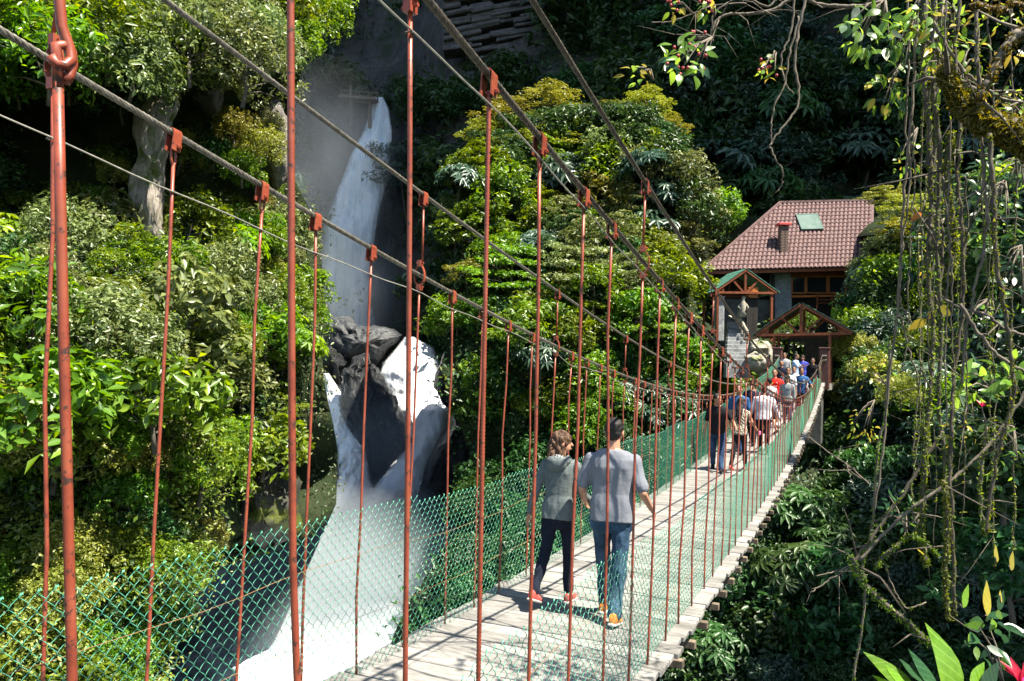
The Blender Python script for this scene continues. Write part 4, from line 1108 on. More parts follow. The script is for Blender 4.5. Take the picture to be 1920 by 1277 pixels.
# timber balcony front with framed windows
z1, z2, z3 = 516, 551, 560
def hbar(x0, y0, x1, y1, w, nm, m=WOODR, dy=1.0, par=None):
    a, b = hp(x0, y0, dy), hp(x1, y1, dy); mb = MB(); mb.bar(a, b, w, w, up=(0, 1, 0)); return ha(nm, mb, m, par)
hbar(1484, 515, 1612, 511, .22, 'lintel', WOODR)
for i in range(24):           # row of round joist ends under the eave
    a = hp(1488 + i * 5.2, 509, 1.1); mb = MB(); mb.tube([(a.x, a.y - .25, a.z), (a.x, a.y + .2, a.z)], .07, 7); ha('joist_end', mb, WOODR)
for (xa, xb) in ((1485, 1509), (1512, 1550), (1554, 1585)):
    a, b = hp(xa, 518, 1.2), hp(xb, 550, 1.2); mb = MB()
    cx, cz, w, h = (a.x + b.x) / 2, (a.z + b.z) / 2, b.x - a.x, a.z - b.z
    for sx in (-1, 1): mb.box((cx + sx * w / 2, a.y, cz), (.10, .12, h + .1))
    for sz in (-1, 1): mb.box((cx, a.y, cz + sz * h / 2), (w + .1, .121, .10))
    wf = ha('window', mb, WOODO); g_ = MB(); g_.box((cx, a.y + .03, cz), (w, .02, h)); o = g_.build('pane', GLASSW, wf)
hbar(1484, 556, 1612, 554, .14, 'sill_beam', WOODO)
for yy in (562, 568): hbar(1530, yy, 1618, yy, .07, 'balcony_rail', WOODR, .6)
for xx in (1532, 1560, 1590, 1616): hbar(xx, 552, xx, 578, .09, 'rail_post', WOODR, .62)
for xx in (1449, 1400, 1350): hbar(xx, 515, xx, 620, .2, 'timber_post', WOODD, 1.0)

# ---------------- gabled shelters
def gable(name, x0, x1, ya, ye, D, apexx, depth, label, cat, roofm, legs, label_y, turn=0.):
    o0 = at(apexx, ye, D); g_, ga = Group(name, o0, YAW + turn, label=label, cat=cat)
    def lp(px, py, dy=0.):
        P = at(px, py, D + dy) - o0; c, s_ = math.cos(-YAW), math.sin(-YAW); return Vector((P.x * c - P.y * s_, P.x * s_ + P.y * c, P.z))
    L, Rr, A = lp(x0, ye), lp(x1, ye), lp(apexx, ya); L.y = Rr.y = A.y = 0
    t = .09; back_ = Vector((0, depth, 0))
    for (p, q, s_) in ((L, A, -1), (Rr, A, 1)):
        n = (q - p).normalized(); nn = Vector((-n.z, 0, n.x));
        if nn.z < 0: nn = -nn
        ns = max(4, int(depth / .35)); p2 = p - n * .15
        mb = MB(); V = [p2 + nn * .105, q + nn * .105 + n * .03, q + nn * .125 + n * .03, p2 + nn * .125]
        f = Vector((0, -.12, 0)); V2 = [v + back_ + Vector((0, .3, 0)) for v in V]; V = [v + f for v in V]
        mb.add(V + V2, [(0, 1, 2, 3), (7, 6, 5, 4), (0, 4, 5, 1), (1, 5, 6, 2), (2, 6, 7, 3), (3, 7, 4, 0)])
        rf = ga('roof_panel', mb, roofm)
        rows = 7                      # overlapping sheet courses
        for r in range(rows):
            a = p2.lerp(q, r / rows) + nn * (.150); b = p2.lerp(q, (r + 1.05) / rows) + nn * .135
            m2 = MB(); V = [a + f, a + back_, b + back_, b + f]; m2.add([v for v in V] + [v - nn * .02 for v in V], [(0, 1, 2, 3), (7, 6, 5, 4), (0, 4, 5, 1), (1, 5, 6, 2), (2, 6, 7, 3), (3, 7, 4, 0)]); o = m2.build('roof_sheet', roofm); o.parent = rf
        for dy in (0., depth):
            mb = MB(); mb.bar(p + Vector((0, dy, .02)), q + Vector((0, dy, .02)), .10, .2, up=(0, 1, 0)); ga('rafter', mb, WOODR)
            # boarded corner
            e = p.lerp(A, .26); k = Vector((e.x, dy + .03, L.z)); mb = MB()
            mb.add([p + Vector((0, dy + .02, 0)), k, e + Vector((0, dy + .03, 0)), p + Vector((0, dy + .08, 0)), k + Vector((0, .05, 0)), e + Vector((0, dy + .08, 0))], [(0, 1, 2), (5, 4, 3), (0, 3, 4, 1), (1, 4, 5, 2), (2, 5, 3, 0)]); ga('gable_board', mb, WOODO)
    for dy in (0., depth):
        o = Vector((0, dy, 0)); m0 = (L + Rr) / 2; m0.x = A.x
        mb = MB(); mb.bar(L + o, Rr + o, .12, .16, up=(0, 1, 0)); ga('tie_beam', mb, WOODR)
        mb = MB(); mb.bar(m0 + o + Vector((0, .01, 0)), A + o + Vector((0, .01, 0)), .13, .13, up=(0, 1, 0)); ga('king_post', mb, WOODR)
        for s_, e in ((-1, L), (1, Rr)):
            q = A.lerp(e, .42); mb = MB(); mb.bar(m0 + o + Vector((s_ * .12, .02, .05)), q + o + Vector((0, .02, 0)), .10, .11, up=(0, 1, 0)); ga('brace', mb, WOODR)
            q = A.lerp(e, .74); q2 = Vector((q.x, 0, L.z)); mb = MB(); mb.bar(q2 + o, q + o, .10, .10, up=(0, 1, 0)); ga('strut', mb, WOODR)
    for lx in legs:
        for dy in (0.05, depth - .05):
            a = lp(lx, ye); a.y = dy; b = lp(lx, label_y); mb = MB(); mb.bar((a.x, dy, a.z), (a.x, dy, b.z), .13, .13); ga('post', mb, WOODR)
    return g_, ga, lp
DG = 38.6
gate, ga, gp = gable('gate', 1421, 1590, 572, 627, DG, 1503, 2.6, 'timber bridge gate with open gabled roof truss and dark boarded doors', 'gate', mat_plain('weathered_roof_sheet', (.03, .07, .05), (.07, .13, .10), 5, .6), (1454, 1552), 720, -YAW)
for i in range(9):
    a = gp(1504 + i * 4.4, 636); b = gp(1504 + i * 4.4, 712); mb = MB(); mb.box((a.x, 2.3, (a.z + b.z) / 2), (.105, .05, a.z - b.z)); ga('door_board', mb, WOODD)
a, b = gp(1476, 634), gp(1546, 634); mb = MB(); mb.bar((a.x, 2.3, a.z), (b.x, 2.3, b.z), .2, .28, up=(0, 1, 0)); ga('door_lintel', mb, WOODD)
for lx in (1474, 1476 + 8): a, b = gp(lx, 634), gp(lx, 712); mb = MB(); mb.bar((a.x, 2.3, a.z), (a.x, 2.3, b.z), .12, .12); ga('door_post', mb, WOODD)
# towers: red-brown saddle posts with concrete piers
TW = mat_plain('red_brown_tower_paint', (.05, .018, .014), (.12, .04, .03), 3, .55, .2, .01)
for (x0, x1, y0, y1, xx, lb) in ((1456, 1476, 655, 716, XL, 'dark red anchor post at the left of the bridge entrance'), (1536, 1553, 657, 735, XR, 'dark red anchor post at the right of the bridge entrance')):
    zt = z_at(S_END, xx, 664) + .25; zb = H(S_END) - .3
    t_, ta = Group('anchor_post', (xx + (.1 if xx == XR else -.12), S_END + .35, zb), 0, label=lb, cat='post')
    mb = MB(); mb.box((0, 0, (zt - zb) / 2), (.42, .5, zt - zb), bev=.03); ta('column', mb, TW)
    mb = MB(); mb.box((0, -.02, zt - zb + .03), (.5, .58, .07), bev=.015); ta('cap_plate', mb, TW)
    for zc in (z_at(S_END, xx, 668), z_at(S_END, xx, 676)):
        mb = MB(); mb.tube([(-.1, -.3, zc - zb), (.1, -.3, zc - zb)], .07, 10); ta('saddle', mb, CABLE_DARK)
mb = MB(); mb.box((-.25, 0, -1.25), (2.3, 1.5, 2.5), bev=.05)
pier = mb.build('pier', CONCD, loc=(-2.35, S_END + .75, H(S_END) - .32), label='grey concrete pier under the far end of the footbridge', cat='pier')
# path behind the gate and to the right
def slab(name, pts, th, m, **k):
    mb = MB(); n = len(pts); mb.add([Vector(p) for p in pts] + [Vector(p) - Vector((0, 0, th)) for p in pts], [tuple(range(n)), tuple(range(2 * n - 1, n - 1, -1))] + [(i, i + n, (i + 1) % n + n, (i + 1) % n) for i in range(n)])
    return mb.build(name, m, **k)
zf = H(S_END) - .03
slab('path', [(-3.9, S_END + .35, zf), (-1.3, S_END + .35, zf), (-1.25, S_END + .6, zf), (-.9, S_END + 4.5, zf), (-5.2, S_END + 5.5, zf)], .3, CONC, kind='structure')
rl, ra = Group('handrail', at(1554, 716, 39.5), 0, label='dark metal handrail beside the concrete path right of the gate', cat='railing')
def wloc(px, py, D, e): return at(px, py, D) - Vector(e.location)
for (a, b) in (((1554, 715, 39.3), (1578, 732, 38)), ((1554, 727, 39.3), (1574, 742, 38))):
    mb = MB(); mb.tube([wloc(*a, rl), wloc(*b, rl)], .03, 6); ra('rail', mb, WOODD)
mb = MB(); mb.tube([wloc(1555, 714, 39.3, rl), wloc(1555, 742, 39.3, rl)], .03, 6); ra('rail_post', mb, WOODD)

shel, sa, sp_ = gable('shelter', 1338, 1458, 508, 549, 44.5, 1398, 2.2, 'small green-roofed gate shelter at the top of the stone stairs', 'shelter', GREENT, (1344, 1450), 640, .12)
for i in range(6):
    a = sp_(1405 + i * 3.6, 555); b = sp_(1405 + i * 3.6, 634); mb = MB(); mb.box((a.x, .2, (a.z + b.z) / 2), (.10, .05, a.z - b.z)); sa('door_board', mb, WOODD)
for zz in (558, 634): a, b = sp_(1402, zz), sp_(1426, zz); mb = MB(); mb.bar((a.x, .15, a.z), (b.x, .15, b.z), .06, .14, up=(0, 1, 0)); sa('door_rail', mb, WOODD)
mb = MB(); a, b = sp_(1407, 549), sp_(1421, 560); mb.box(((a.x + b.x) / 2, .3, (a.z + b.z) / 2 + .2), (.55, .5, .6)); sa('lamp_box', mb, WOODO)
mb = MB(); a = sp_(1352, 555); b = sp_(1352, 640); mb.box((a.x, .4, (a.z + b.z) / 2), (.45, .5, a.z - b.z), bev=.05); sa('stone_pillar', mb, STONEW)
# stairs
so = at(1382, 672, 42.2); st, sta = Group('stairs', so, label='grey stone stairs climbing to the green-roofed shelter', cat='stairs')
n = 9
for i in range(n):
    f = i / (n - 1); P = at(1384 - 2 * f, 674 - 56 * f, 42.0 + 3.2 * f) - so; c, s_ = math.cos(-YAW), math.sin(-YAW); Q = Vector((P.x * c - P.y * s_, P.x * s_ + P.y * c, P.z))
    mb = MB(); mb.box((Q.x, Q.y + .22, Q.z - .5), (1.3 - .25 * f, .46, 1.0), bev=.02); sta('step', mb, STONEW)
P = at(1379, 600, 46.2) - so; Q = Vector((P.x * c - P.y * s_, P.x * s_ + P.y * c, P.z)); mb = MB(); mb.box((Q.x, Q.y + .6, Q.z - .9), (1.4, 2.6, 1.5), bev=.03); sta('landing', mb, STONEW)
# carved balustrade beside the stairs
bal, ba = Group('balustrade', at(1392, 600, 44.2), 0, label='cream rustic stone balustrade with a carved figure beside the stairs', cat='balustrade')
CREAM = mat_plain('cream_cement', (.20, .18, .13), (.38, .35, .28), 6, .85, .5, .03)
pts = [(1384, 582, 45.2), (1387, 592, 44.9), (1391, 602, 44.6), (1396, 612, 44.2), (1402, 622, 43.8)]
mb = MB(); mb.tube([wloc(*p, bal) for p in pts], .07, 7); ba('rail', mb, CREAM)
for (x, y, D) in pts:
    mb = MB(); q = wloc(x, y, D, bal); mb.tube([q, q - Vector((0, 0, .75))], [.05, .06], 6); ba('baluster', mb, CREAM)
q = wloc(1393, 570, 44.6, bal); mb = MB(); mb.tube([q + Vector(v) for v in ((0, 0, -.75), (0, 0, -.4), (.03, 0, -.1), (0, 0, .1), (.02, 0, .22), (.04, 0, .38), (.0, 0, .46))], [.22, .17, .2, .13, .09, .12, .03], 8)
mb.tube([q + Vector(v) for v in ((.15, 0, 0), (.3, -.05, -.2), (.2, -.1, -.35))], [.07, .05, .04], 6); mb.tube([q + Vector(v) for v in ((-.15, 0, 0), (-.25, -.08, -.18), (-.1, -.15, -.3))], [.07, .05, .04], 6)
ba('carved_figure', mb, CREAM, smooth=True)
# boulders at the bridge head
PALE = mat_rock('pale_sunlit_boulder', (.18, .16, .11), (.36, .33, .27), (.5, .47, .4), (1, 1, 1), 1.5, .85, .7, .1, (.14, .16, .05))
rock('boulder', [(1405, 640), (1422, 634), (1440, 640), (1452, 668), (1450, 700), (1425, 704), (1408, 690), (1400, 665)], 38.2, .9, PALE, .3, .8, label='pale mossy boulder between the stairs and the bridge gate', cat='boulder')
rock('boulder', [(1396, 668), (1415, 660), (1440, 668), (1452, 688), (1420, 695), (1400, 690)], 37.4, .5, PALE, .2, 1.0, label='low flat rock in front of the pale mossy boulder', cat='boulder')
# ================================================================== PEOPLE
def deck_hit(px, py, lo=1., hi=S_END):
    r = ray(px, py); best = None
    for q in np.arange(lo, hi, .02):
        k = q / r.y; e = abs(k * r.z - H(q))
        if best is None or e < best[0]: best = (e, q, k * r.x)
    return Vector((best[2], best[1], H(best[1]) + .002))
def on_deck(px, s):
    """point of the deck centre strip at distance s along the bridge, seen at column px"""
    lo, hi = XL - .3, XR + .3
    for _ in range(40):
        m = (lo + hi) / 2
        if proj(Vector((m, s, H(s) + 1.0)))[0] < px: lo = m
        else: hi = m
    return Vector(((lo + hi) / 2, s, H(s) + .002))
def capsule(mb, p, q, r0, r1, n=10, fl=1.0, ref=None):
    p, q = Vector(p), Vector(q); t = (q - p).normalized(); pts, rr = [], []
    for a in (-85, -60, -30): pts.append(p + t * r0 * math.sin(R(a))); rr.append(r0 * math.cos(R(a)))
    for f in (0, .33, .66, 1): pts.append(p.lerp(q, f)); rr.append(r0 + (r1 - r0) * f)
    for a in (30, 60, 85): pts.append(q + t * r1 * math.sin(R(a))); rr.append(r1 * math.cos(R(a)))
    mb.tube(pts, rr, n, r2=[x * fl for x in rr], ref=ref); return mb
def ellipsoid(mb, c, r, M=None, n=12):
    vs = []; fs = []; c = Vector(c)
    for i in range(1, n):
        th = math.pi * i / n
        for j in range(n * 2):
            a = math.pi * j / n; v = Vector((r[0] * math.sin(th) * math.cos(a), r[1] * math.sin(th) * math.sin(a), r[2] * math.cos(th)))
            vs.append(c + (M @ v if M else v))
    m = 2 * n
    for i in range(n - 2):
        for j in range(m): fs.append((i * m + j, i * m + (j + 1) % m, (i + 1) * m + (j + 1) % m, (i + 1) * m + j))
    fs += [tuple(range(m - 1, -1, -1)), tuple((n - 2) * m + j for j in range(m))]
    mb.add(vs, fs); return mb
def loft(mb, secs, n=20):
    """secs: (centre, rx, ry, sidevector, frontvector)"""
    vs = []
    for (c, rx, ry, sx, fy) in secs:
        for k in range(n):
            a = 2 * math.pi * k / n; e = 2.4
            ca, sa_ = math.cos(a), math.sin(a); ca = math.copysign(abs(ca) ** (2 / e), ca); sa_ = math.copysign(abs(sa_) ** (2 / e), sa_)
            vs.append(Vector(c) + sx * (rx * ca) + fy * (ry * sa_))
    m = len(secs); fs = [(i * n + k, i * n + (k + 1) % n, (i + 1) * n + (k + 1) % n, (i + 1) * n + k) for i in range(m - 1) for k in range(n)]
    fs += [tuple(range(n - 1, -1, -1)), tuple((m - 1) * n + k for k in range(n))]
    mb.add(vs, fs); return mb
WORK = bpy.data.scenes.new('work')
def fuse(mb, vox, name, smooth=3, wob=0.0, wfreq=9., seed=0.):
    me = mb.mesh(name); o = bpy.data.objects.new('tmp', me); WORK.collection.objects.link(o)
    m = o.modifiers.new('r', 'REMESH'); m.mode = 'VOXEL'; m.voxel_size = vox; m.use_smooth_shade = True
    s_ = o.modifiers.new('s', 'SMOOTH'); s_.iterations = smooth; s_.factor = .5
    WORK.view_layers[0].update(); dg = WORK.view_layers[0].depsgraph; ev = o.evaluated_get(dg)
    out = bpy.data.meshes.new_from_object(ev, depsgraph=dg); out.name = name
    bpy.data.objects.remove(o); bpy.data.meshes.remove(me)
    if wob:
        n = len(out.vertices); co = np.empty(n * 3, np.float32); no = np.empty(n * 3, np.float32); out.vertices.foreach_get('co', co); out.vertices.foreach_get('normal', no)
        co = co.reshape(-1, 3); no = no.reshape(-1, 3); ks = np.empty(n, np.float32)
        for i in range(n):
            x, y, z = co[i] * wfreq; ks[i] = noise.noise((x + seed, y, z * .55)) + .5 * noise.noise((x * 2.3, y * 2.3 + seed, z * 1.2))
        out.vertices.foreach_set('co', (co + no * (wob * ks)[:, None]).ravel()); out.update()
    return out

def cloth(name, c, c2=None, scale=14, rough=.9, kind=None, extra=None, bump=.35):
    t = NT(name); v = t.coord('Object'); f = t.noise(v, scale, 4, .6)
    c2 = c2 or tuple(x * 1.35 for x in c); col = t.ramp(f, [(.3, c), (.7, c2)])
    if kind == 'stripe':
        w = t.n('ShaderNodeTexWave', wave_type='BANDS', bands_direction='Z'); t.L.new(v, w.inputs[0]); w.inputs['Scale'].default_value = 9; w.inputs['Distortion'].default_value = .4
        col = t.mix(t.ramp(w.outputs['Fac'], [(.5, 0.), (.6, 1.)]), col, extra)
    if kind == 'zig':
        w = t.n('ShaderNodeTexChecker'); mp = t.coord('Object', (1, 1, 1), (R(45), R(45), R(20))); t.L.new(mp, w.inputs[0]); w.inputs['Scale'].default_value = 34
        col = t.mix(w.outputs['Fac'], col, extra)
    if kind == 'dots':
        w = t.n('ShaderNodeTexVoronoi'); t.L.new(v, w.inputs['Vector']); w.inputs['Scale'].default_value = 90
        col = t.mix(t.ramp(w.outputs['Distance'], [(.25, 1.), (.35, 0.)]), col, extra)
    if kind == 'denim':
        w = t.noise(t.coord('Object', (1, 1, .5)), 4, 3, .5); col = t.mix(t.ramp(w, [(.45, 0.), (.7, 1.)]), col, extra)
    t.col(col); t.p(Roughness=rough); t.b.inputs['Specular IOR Level'].default_value = .2
    t.bump(t.noise(v, 22, 4, .6, 1.5), bump, .012); return t.m
SKIN = mat_plain('warm_skin', (.36, .17, .10), (.46, .23, .145), 12, .5, .1, .002)
SKIND = mat_plain('tanned_skin', (.27, .125, .07), (.36, .175, .105), 12, .5, .1, .002)
def mat_hair(nm, a, b):
    t = NT(nm); v = t.coord('Object', (60, 60, 6)); f = t.noise(v, 1.2, 4, .7, .4); t.col(t.ramp(f, [(.3, a), (.7, b)])); t.p(Roughness=.55); t.b.inputs['Specular IOR Level'].default_value = .3; t.bump(f, .8, .008); return t.m
HBLACK = mat_hair('black_hair', (.008, .007, .007), (.03, .025, .022)); HBROWN = mat_hair('brown_hair', (.035, .018, .010), (.13, .07, .04))
EYEM = mat_plain('dark_eye', (.01, .008, .006), (.02, .015, .01), 4, .2, 0); LIPM = mat_plain('lips', (.30, .09, .07), (.36, .12, .09), 6, .5, 0)

def person(loc, head_dir, height, label, skin=None, hair='short', hairm=None, top='tee', topm=None, bottom='trousers', botm=None, shoem=None,
           hips=(18, -12), knees=(5, 20), sh=((0, 8), (0, 8)), el=(15, 15), lean=2., hyaw=0., hpitch=0., vox=.012, build=1.0, female=False, hood=None, cap=None, feet=True, extras=None, twist=0., wrist=0):
    skin = skin or SKIN; hairm = hairm or HBLACK; S = height / 1.75
    Z = Vector((0, 0, 1)); X = Vector((1, 0, 0)); Y = Vector((0, 1, 0))
    leanM = Matrix.Rotation(-R(lean), 3, 'X')
    hipz = .93
    def tp(v): v = Vector(v); v = v - Vector((0, 0, hipz)); return leanM @ v + Vector((0, 0, hipz))
    # legs: side -1 left, +1 right
    J = {}
    low = 9
    for i, sd_ in enumerate((-1, 1)):
        hp_ = Vector((sd_ * .092, 0, hipz - .03)); a = R(hips[i]); k = hp_ + Vector((sd_ * .0, math.sin(a) * .42, -math.cos(a) * .42)); b = a - R(knees[i])
        an = k + Vector((0, math.sin(b) * .42, -math.cos(b) * .42)); J['hip', i], J['knee', i], J['ank', i] = hp_, k, an; low = min(low, an.z)
    dz = .075 - low
    A = {}
    for i, sd_ in enumerate((-1, 1)):
        s_ = tp((sd_ * .180 * build, 0, 1.395)); f, ab = R(sh[i][0]), R(sh[i][1])
        d = leanM @ Vector((sd_ * math.sin(ab), math.sin(f) * math.cos(ab), -math.cos(f) * math.cos(ab))); e = s_ + d * .285
        side = leanM @ Vector((sd_ * math.cos(ab), 0, math.sin(ab))); fw = d.cross(side) * (1 if sd_ < 0 else -1); fw = fw if fw.y > 0 else -fw
        g = R(el[i]); dd = (d * math.cos(g) + fw * math.sin(g)).normalized(); w = e + dd * .25
        A['s', i], A['e', i], A['w', i], A['d', i], A['f', i] = s_, e, w, dd, fw
    off = Vector((0, 0, dz)); b_ = build
    def tors(mb, g=0., hem=.90, topz=1.47, fl=0.):
        sec = [(hem, (.165 if not female else .172) * b_, .112 + fl), (1.0, .162 * b_, .112), (1.10, (.150 if not female else .132) * b_, .102), (1.22, .160 * b_ - (.012 if female else 0), .112), (1.33, .176 * b_ - (.016 if female else 0), .120), (1.40, .182 * b_ - (.018 if female else 0), .104), (1.445, .150 * b_, .088), (1.475, .105, .074), (topz + .025, .070, .066)]
        loft(mb, [(tp((0, 0, z)), rx + g, ry + g, X, leanM @ Y) for (z, rx, ry) in sec])
    # --- skin body, one continuous surface
    mb = MB(); tors(mb, -.006, .88)
    hc = tp((0, .02, 1.635)); HM = leanM @ Matrix.Rotation(R(hyaw), 3, 'Z') @ Matrix.Rotation(-R(hpitch), 3, 'X'); hl = lambda v: hc + HM @ Vector(v)
    capsule(mb, tp((0, -.005, 1.44)), tp((0, .0, 1.57)), .066 if not female else .052, .056 if not female else .048)
    ellipsoid(mb, hl((0, -.008, .03)), (.077, .096, .098), HM); ellipsoid(mb, hl((0, .022, -.035)), (.058, .068, .075), HM)
    capsule(mb, hl((0, .085, .012)), hl((0, .106, -.018)), .011, .015, 8); capsule(mb, hl((-.015, .086, -.055)), hl((.015, .086, -.055)), .010, .010, 8)
    for s_ in (-1, 1): ellipsoid(mb, hl((s_ * .079, -.008, -.005)), (.010, .02, .032), HM, 8)
    for i, sd_ in enumerate((-1, 1)):
        k_ = 1.0 if bottom == 'shorts' else .72; capsule(mb, J['hip', i] , J['knee', i], .078 * k_, .052 * k_); capsule(mb, J['knee', i], J['ank', i], .053 * k_, .037 * k_)
        capsule(mb, A['s', i], A['e', i], .050 if not female else .042, .038 if not female else .033); capsule(mb, A['e', i], A['w', i], .038 if not female else .033, .024)
        w, d, fw = A['w', i], A['d', i], A['f', i]; sx = d.cross(fw).normalized() * sd_       # hand: palm + curled fingers + thumb
        M = Matrix((fw, sx, d)).transposed(); ellipsoid(mb, w + d * .05, (.040, .017, .052), M, 8)
        for k in range(4):
            o = fw * (.028 - k * .019); b0 = w + d * .082 + o; L = (.040, .046, .042, .033)[k]; b1 = b0 + d * L * .9 - sx * .010; b2 = b1 + (d * .75 - sx * .66).normalized() * L * .75
            capsule(mb, b0, b1, .0092, .0088, 7); capsule(mb, b1, b2, .0088, .0075, 7)
        t0 = w + d * .03 + fw * .032; t1 = t0 + (d * .75 + fw * .65) * .036; capsule(mb, t0, t1, .0115, .010, 7); capsule(mb, t1, t1 + (d * .9 - sx * .3 + fw * .2) * .028, .010, .008, 7)
    root = empty('person', loc, head_dir, label=label, cat='person'); root.scale = (S, S, S)
    def put(nm, me, m, parent=None):
        o = link(nm, me, m); o.parent = parent or root; o.location = off if parent is None else (0, 0, 0); return o
    body = put('body', fuse(mb, vox, 'body'), skin)
    # --- top
    g = .014; mb = MB()
    hem = .86 if top != 'dress' else .80
    tors(mb, g + .004, hem, 1.462, .012)
    for i in (0, 1):
        s_, e, w = A['s', i], A['e', i], A['w', i]
        if top in ('tee', 'jersey'): capsule(mb, s_, s_.lerp(e, .80), .060, .064)
        elif top == 'sleeveless': capsule(mb, s_, s_.lerp(e, .12), .052, .05)
        else: capsule(mb, s_, e, .063, .052); capsule(mb, e, e.lerp(w, .93), .052, .036)
    me = fuse(mb, vox, 'top', 3, .012 if vox < .01 else .008, 8., loc.y)
    put('hoodie' if hood else {'tee': 't_shirt', 'jersey': 'jersey', 'sleeveless': 'blouse', 'shirt': 'shirt', 'jacket': 'jacket'}.get(top, 'shirt'), me, topm)
    if hood:
        mb = MB(); pts = []
        for a in np.linspace(-2.4, 2.4, 15): pts.append(tp((math.sin(a) * .105, -.05 - math.cos(a) * .075, 1.475 - .035 * math.cos(a))))
        mb.tube(pts, [.02 + .035 * math.sin(math.pi * i / 14) for i in range(15)], 10)
        ellipsoid(mb, tp((0, -.125, 1.42)), (.115, .05, .085))
        put('hood', fuse(mb, .008, 'hood', 3, .008, 12.), topm)
        mb = MB(); ellipsoid(mb, tp((0, -.095, 1.47)), (.085, .055, .05)); put('hood_lining', fuse(mb, .008, 'hood_lining', 2, .01, 14.), hood)
    # --- bottom
    mb = MB(); loft(mb, [(tp((0, 0, z)), rx, ry, X, Y) for (z, rx, ry) in ((1.0, .150 * b_, .106), (.93, .170 * b_, .118), (.86, .176 * b_, .124), (.79, .168 * b_, .115), (.76, .14 * b_, .09))])
    for i in (0, 1):
        h_, k, an = J['hip', i], J['knee', i], J['ank', i]; fwd = .0
        loose = 1.0 if not female else .84
        if bottom == 'shorts': capsule(mb, h_, h_.lerp(k, .9), .098, .085)
        else: capsule(mb, h_, k, .098 * loose ** .5, .070 * loose); capsule(mb, k, an + Vector((0, 0, .015)), .070 * loose, .060 * loose)
    put('shorts' if bottom == 'shorts' else 'trousers', fuse(mb, vox, 'trousers', 3, .014 if vox < .01 else .008, 10., loc.x), botm)
    # --- shoes
    for i in (0, 1):
        an = J['ank', i]; b = R(hips[i] - knees[i]); tilt = min(0, (hips[i] - knees[i]) * .55) ; FM = Matrix.Rotation(R(tilt), 3, 'X'); mb = MB(); fl_ = lambda v: an + FM @ Vector(v)
        loft(mb, [(fl_((0, y, z)), rx, rz, FM @ X, FM @ Z) for (y, z, rx, rz) in ((-.075, -.028, .018, .02), (-.062, -.02, .034, .045), (-.02, -.012, .040, .056), (.04, -.028, .042, .042), (.10, -.038, .047, .034), (.15, -.044, .043, .026), (.185, -.05, .025, .016))], 14)
        so_ = put('shoe', fuse(mb, min(vox, .009), 'shoe', 2), shoem or HBLACK)
        if vox < .01:
            mb = MB(); loft(mb, [(fl_((0, y, -.066)), rx, .012, FM @ X, FM @ Z) for (y, rx) in ((-.085, .02), (-.07, .038), (0, .042), (.1, .049), (.16, .044), (.195, .02))], 12); put('sole', mb.mesh('sole', True), SOLEM, so_)
    # --- hair
    mb = MB()
    if hair == 'short': ellipsoid(mb, hl((0, -.022, .048)), (.086, .098, .092), HM); ellipsoid(mb, hl((0, -.052, .0)), (.070, .058, .075), HM)
    elif hair == 'long':
        ellipsoid(mb, hl((0, -.018, .045)), (.090, .102, .096), HM); pts = [hl((0, -.05, .02)), hl((0, -.075, -.08)), tp((0, -.11, 1.44)), tp((0, -.135, 1.30)), tp((.0, -.14, 1.14))]
        mb.tube(pts, [.09, .092, .085, .065, .025], 12, r2=[.06, .06, .05, .04, .015], ref=(1, 0, 0))
    elif hair == 'bob':
        ellipsoid(mb, hl((0, -.016, .043)), (.093, .104, .098), HM); pts = [hl((0, -.04, .03)), hl((0, -.055, -.06)), hl((0.0, -.06, -.14)), hl((.01, -.07, -.205))]
        mb.tube(pts, [.096, .104, .10, .045], 14, r2=[.075, .078, .07, .03], ref=(1, 0, 0))
        for k in range(26):
            a = random.uniform(2.6, 6.8) - math.pi * .5; p_ = hl((.088 * math.cos(a + 1.0), -.05 + .07 * math.sin(a), random.uniform(-.1, .04))); mb.tube([p_, p_ + Vector((random.gauss(0, .018), random.gauss(-.01, .015), -.06)), p_ + Vector((random.gauss(0, .03), random.gauss(-.01, .02), -.13))], [.014, .013, .004], 5)
    hm = fuse(mb, min(vox, .008), 'hair', 2, .007 if hair != 'bob' else .016, 26., 3.)
    put('hair', hm, hairm)
    if cap: mb = MB(); ellipsoid(mb, hl((0, -.005, .075)), (.093, .105, .06), HM); capsule(mb, hl((-.03, .11, .055)), hl((.03, .11, .055)), .045, .045, 10, .25); put('cap', fuse(mb, .009, 'cap', 2), cap)
    # --- face details
    for s_ in (-1, 1):
        mb = MB(); ellipsoid(mb, hl((s_ * .030, .083, .012)), (.013, .007, .007), HM, 6); put('eye', mb.mesh('eye', True), EYEM, None)
        mb = MB(); capsule(mb, hl((s_ * .016, .088, .036)), hl((s_ * .045, .078, .038)), .005, .004, 5); put('eyebrow', mb.mesh('eyebrow', True), hairm, None)
    mb = MB(); capsule(mb, hl((-.018, .092, -.056)), hl((.018, .092, -.056)), .007, .007, 6, .8); put('mouth', mb.mesh('mouth', True), LIPM)
    if extras:
        for (nm, part, local, size, m) in extras:
            mb = MB()
            if part == 'chest':
                c = tp(local); mb.box(c, size, leanM); put(nm, mb.mesh(nm), m)
            elif part == 'hand':
                i = 1; c = A['w', i] + A['d', i] * .08 + Vector(local); mb.box(c, size, None, bev=.01); put(nm, mb.mesh(nm), m)
            elif part == 'eyes':
                for s_ in (-1, 1): ellipsoid(mb, hl((s_ * .032, .086, .012)), (.027, .012, .02), HM, 8)
                mb.box(hl((0, .097, .018)), (.03, .006, .006), HM); put(nm, mb.mesh(nm, True), m)
    return root
SOLEM = mat_plain('pale_rubber_sole', (.5, .45, .42), (.65, .6, .55), 9, .7, 0)
GREYTEE = cloth('heather_grey_jersey', (.15, .16, .185), (.19, .20, .225), 7, bump=.35)
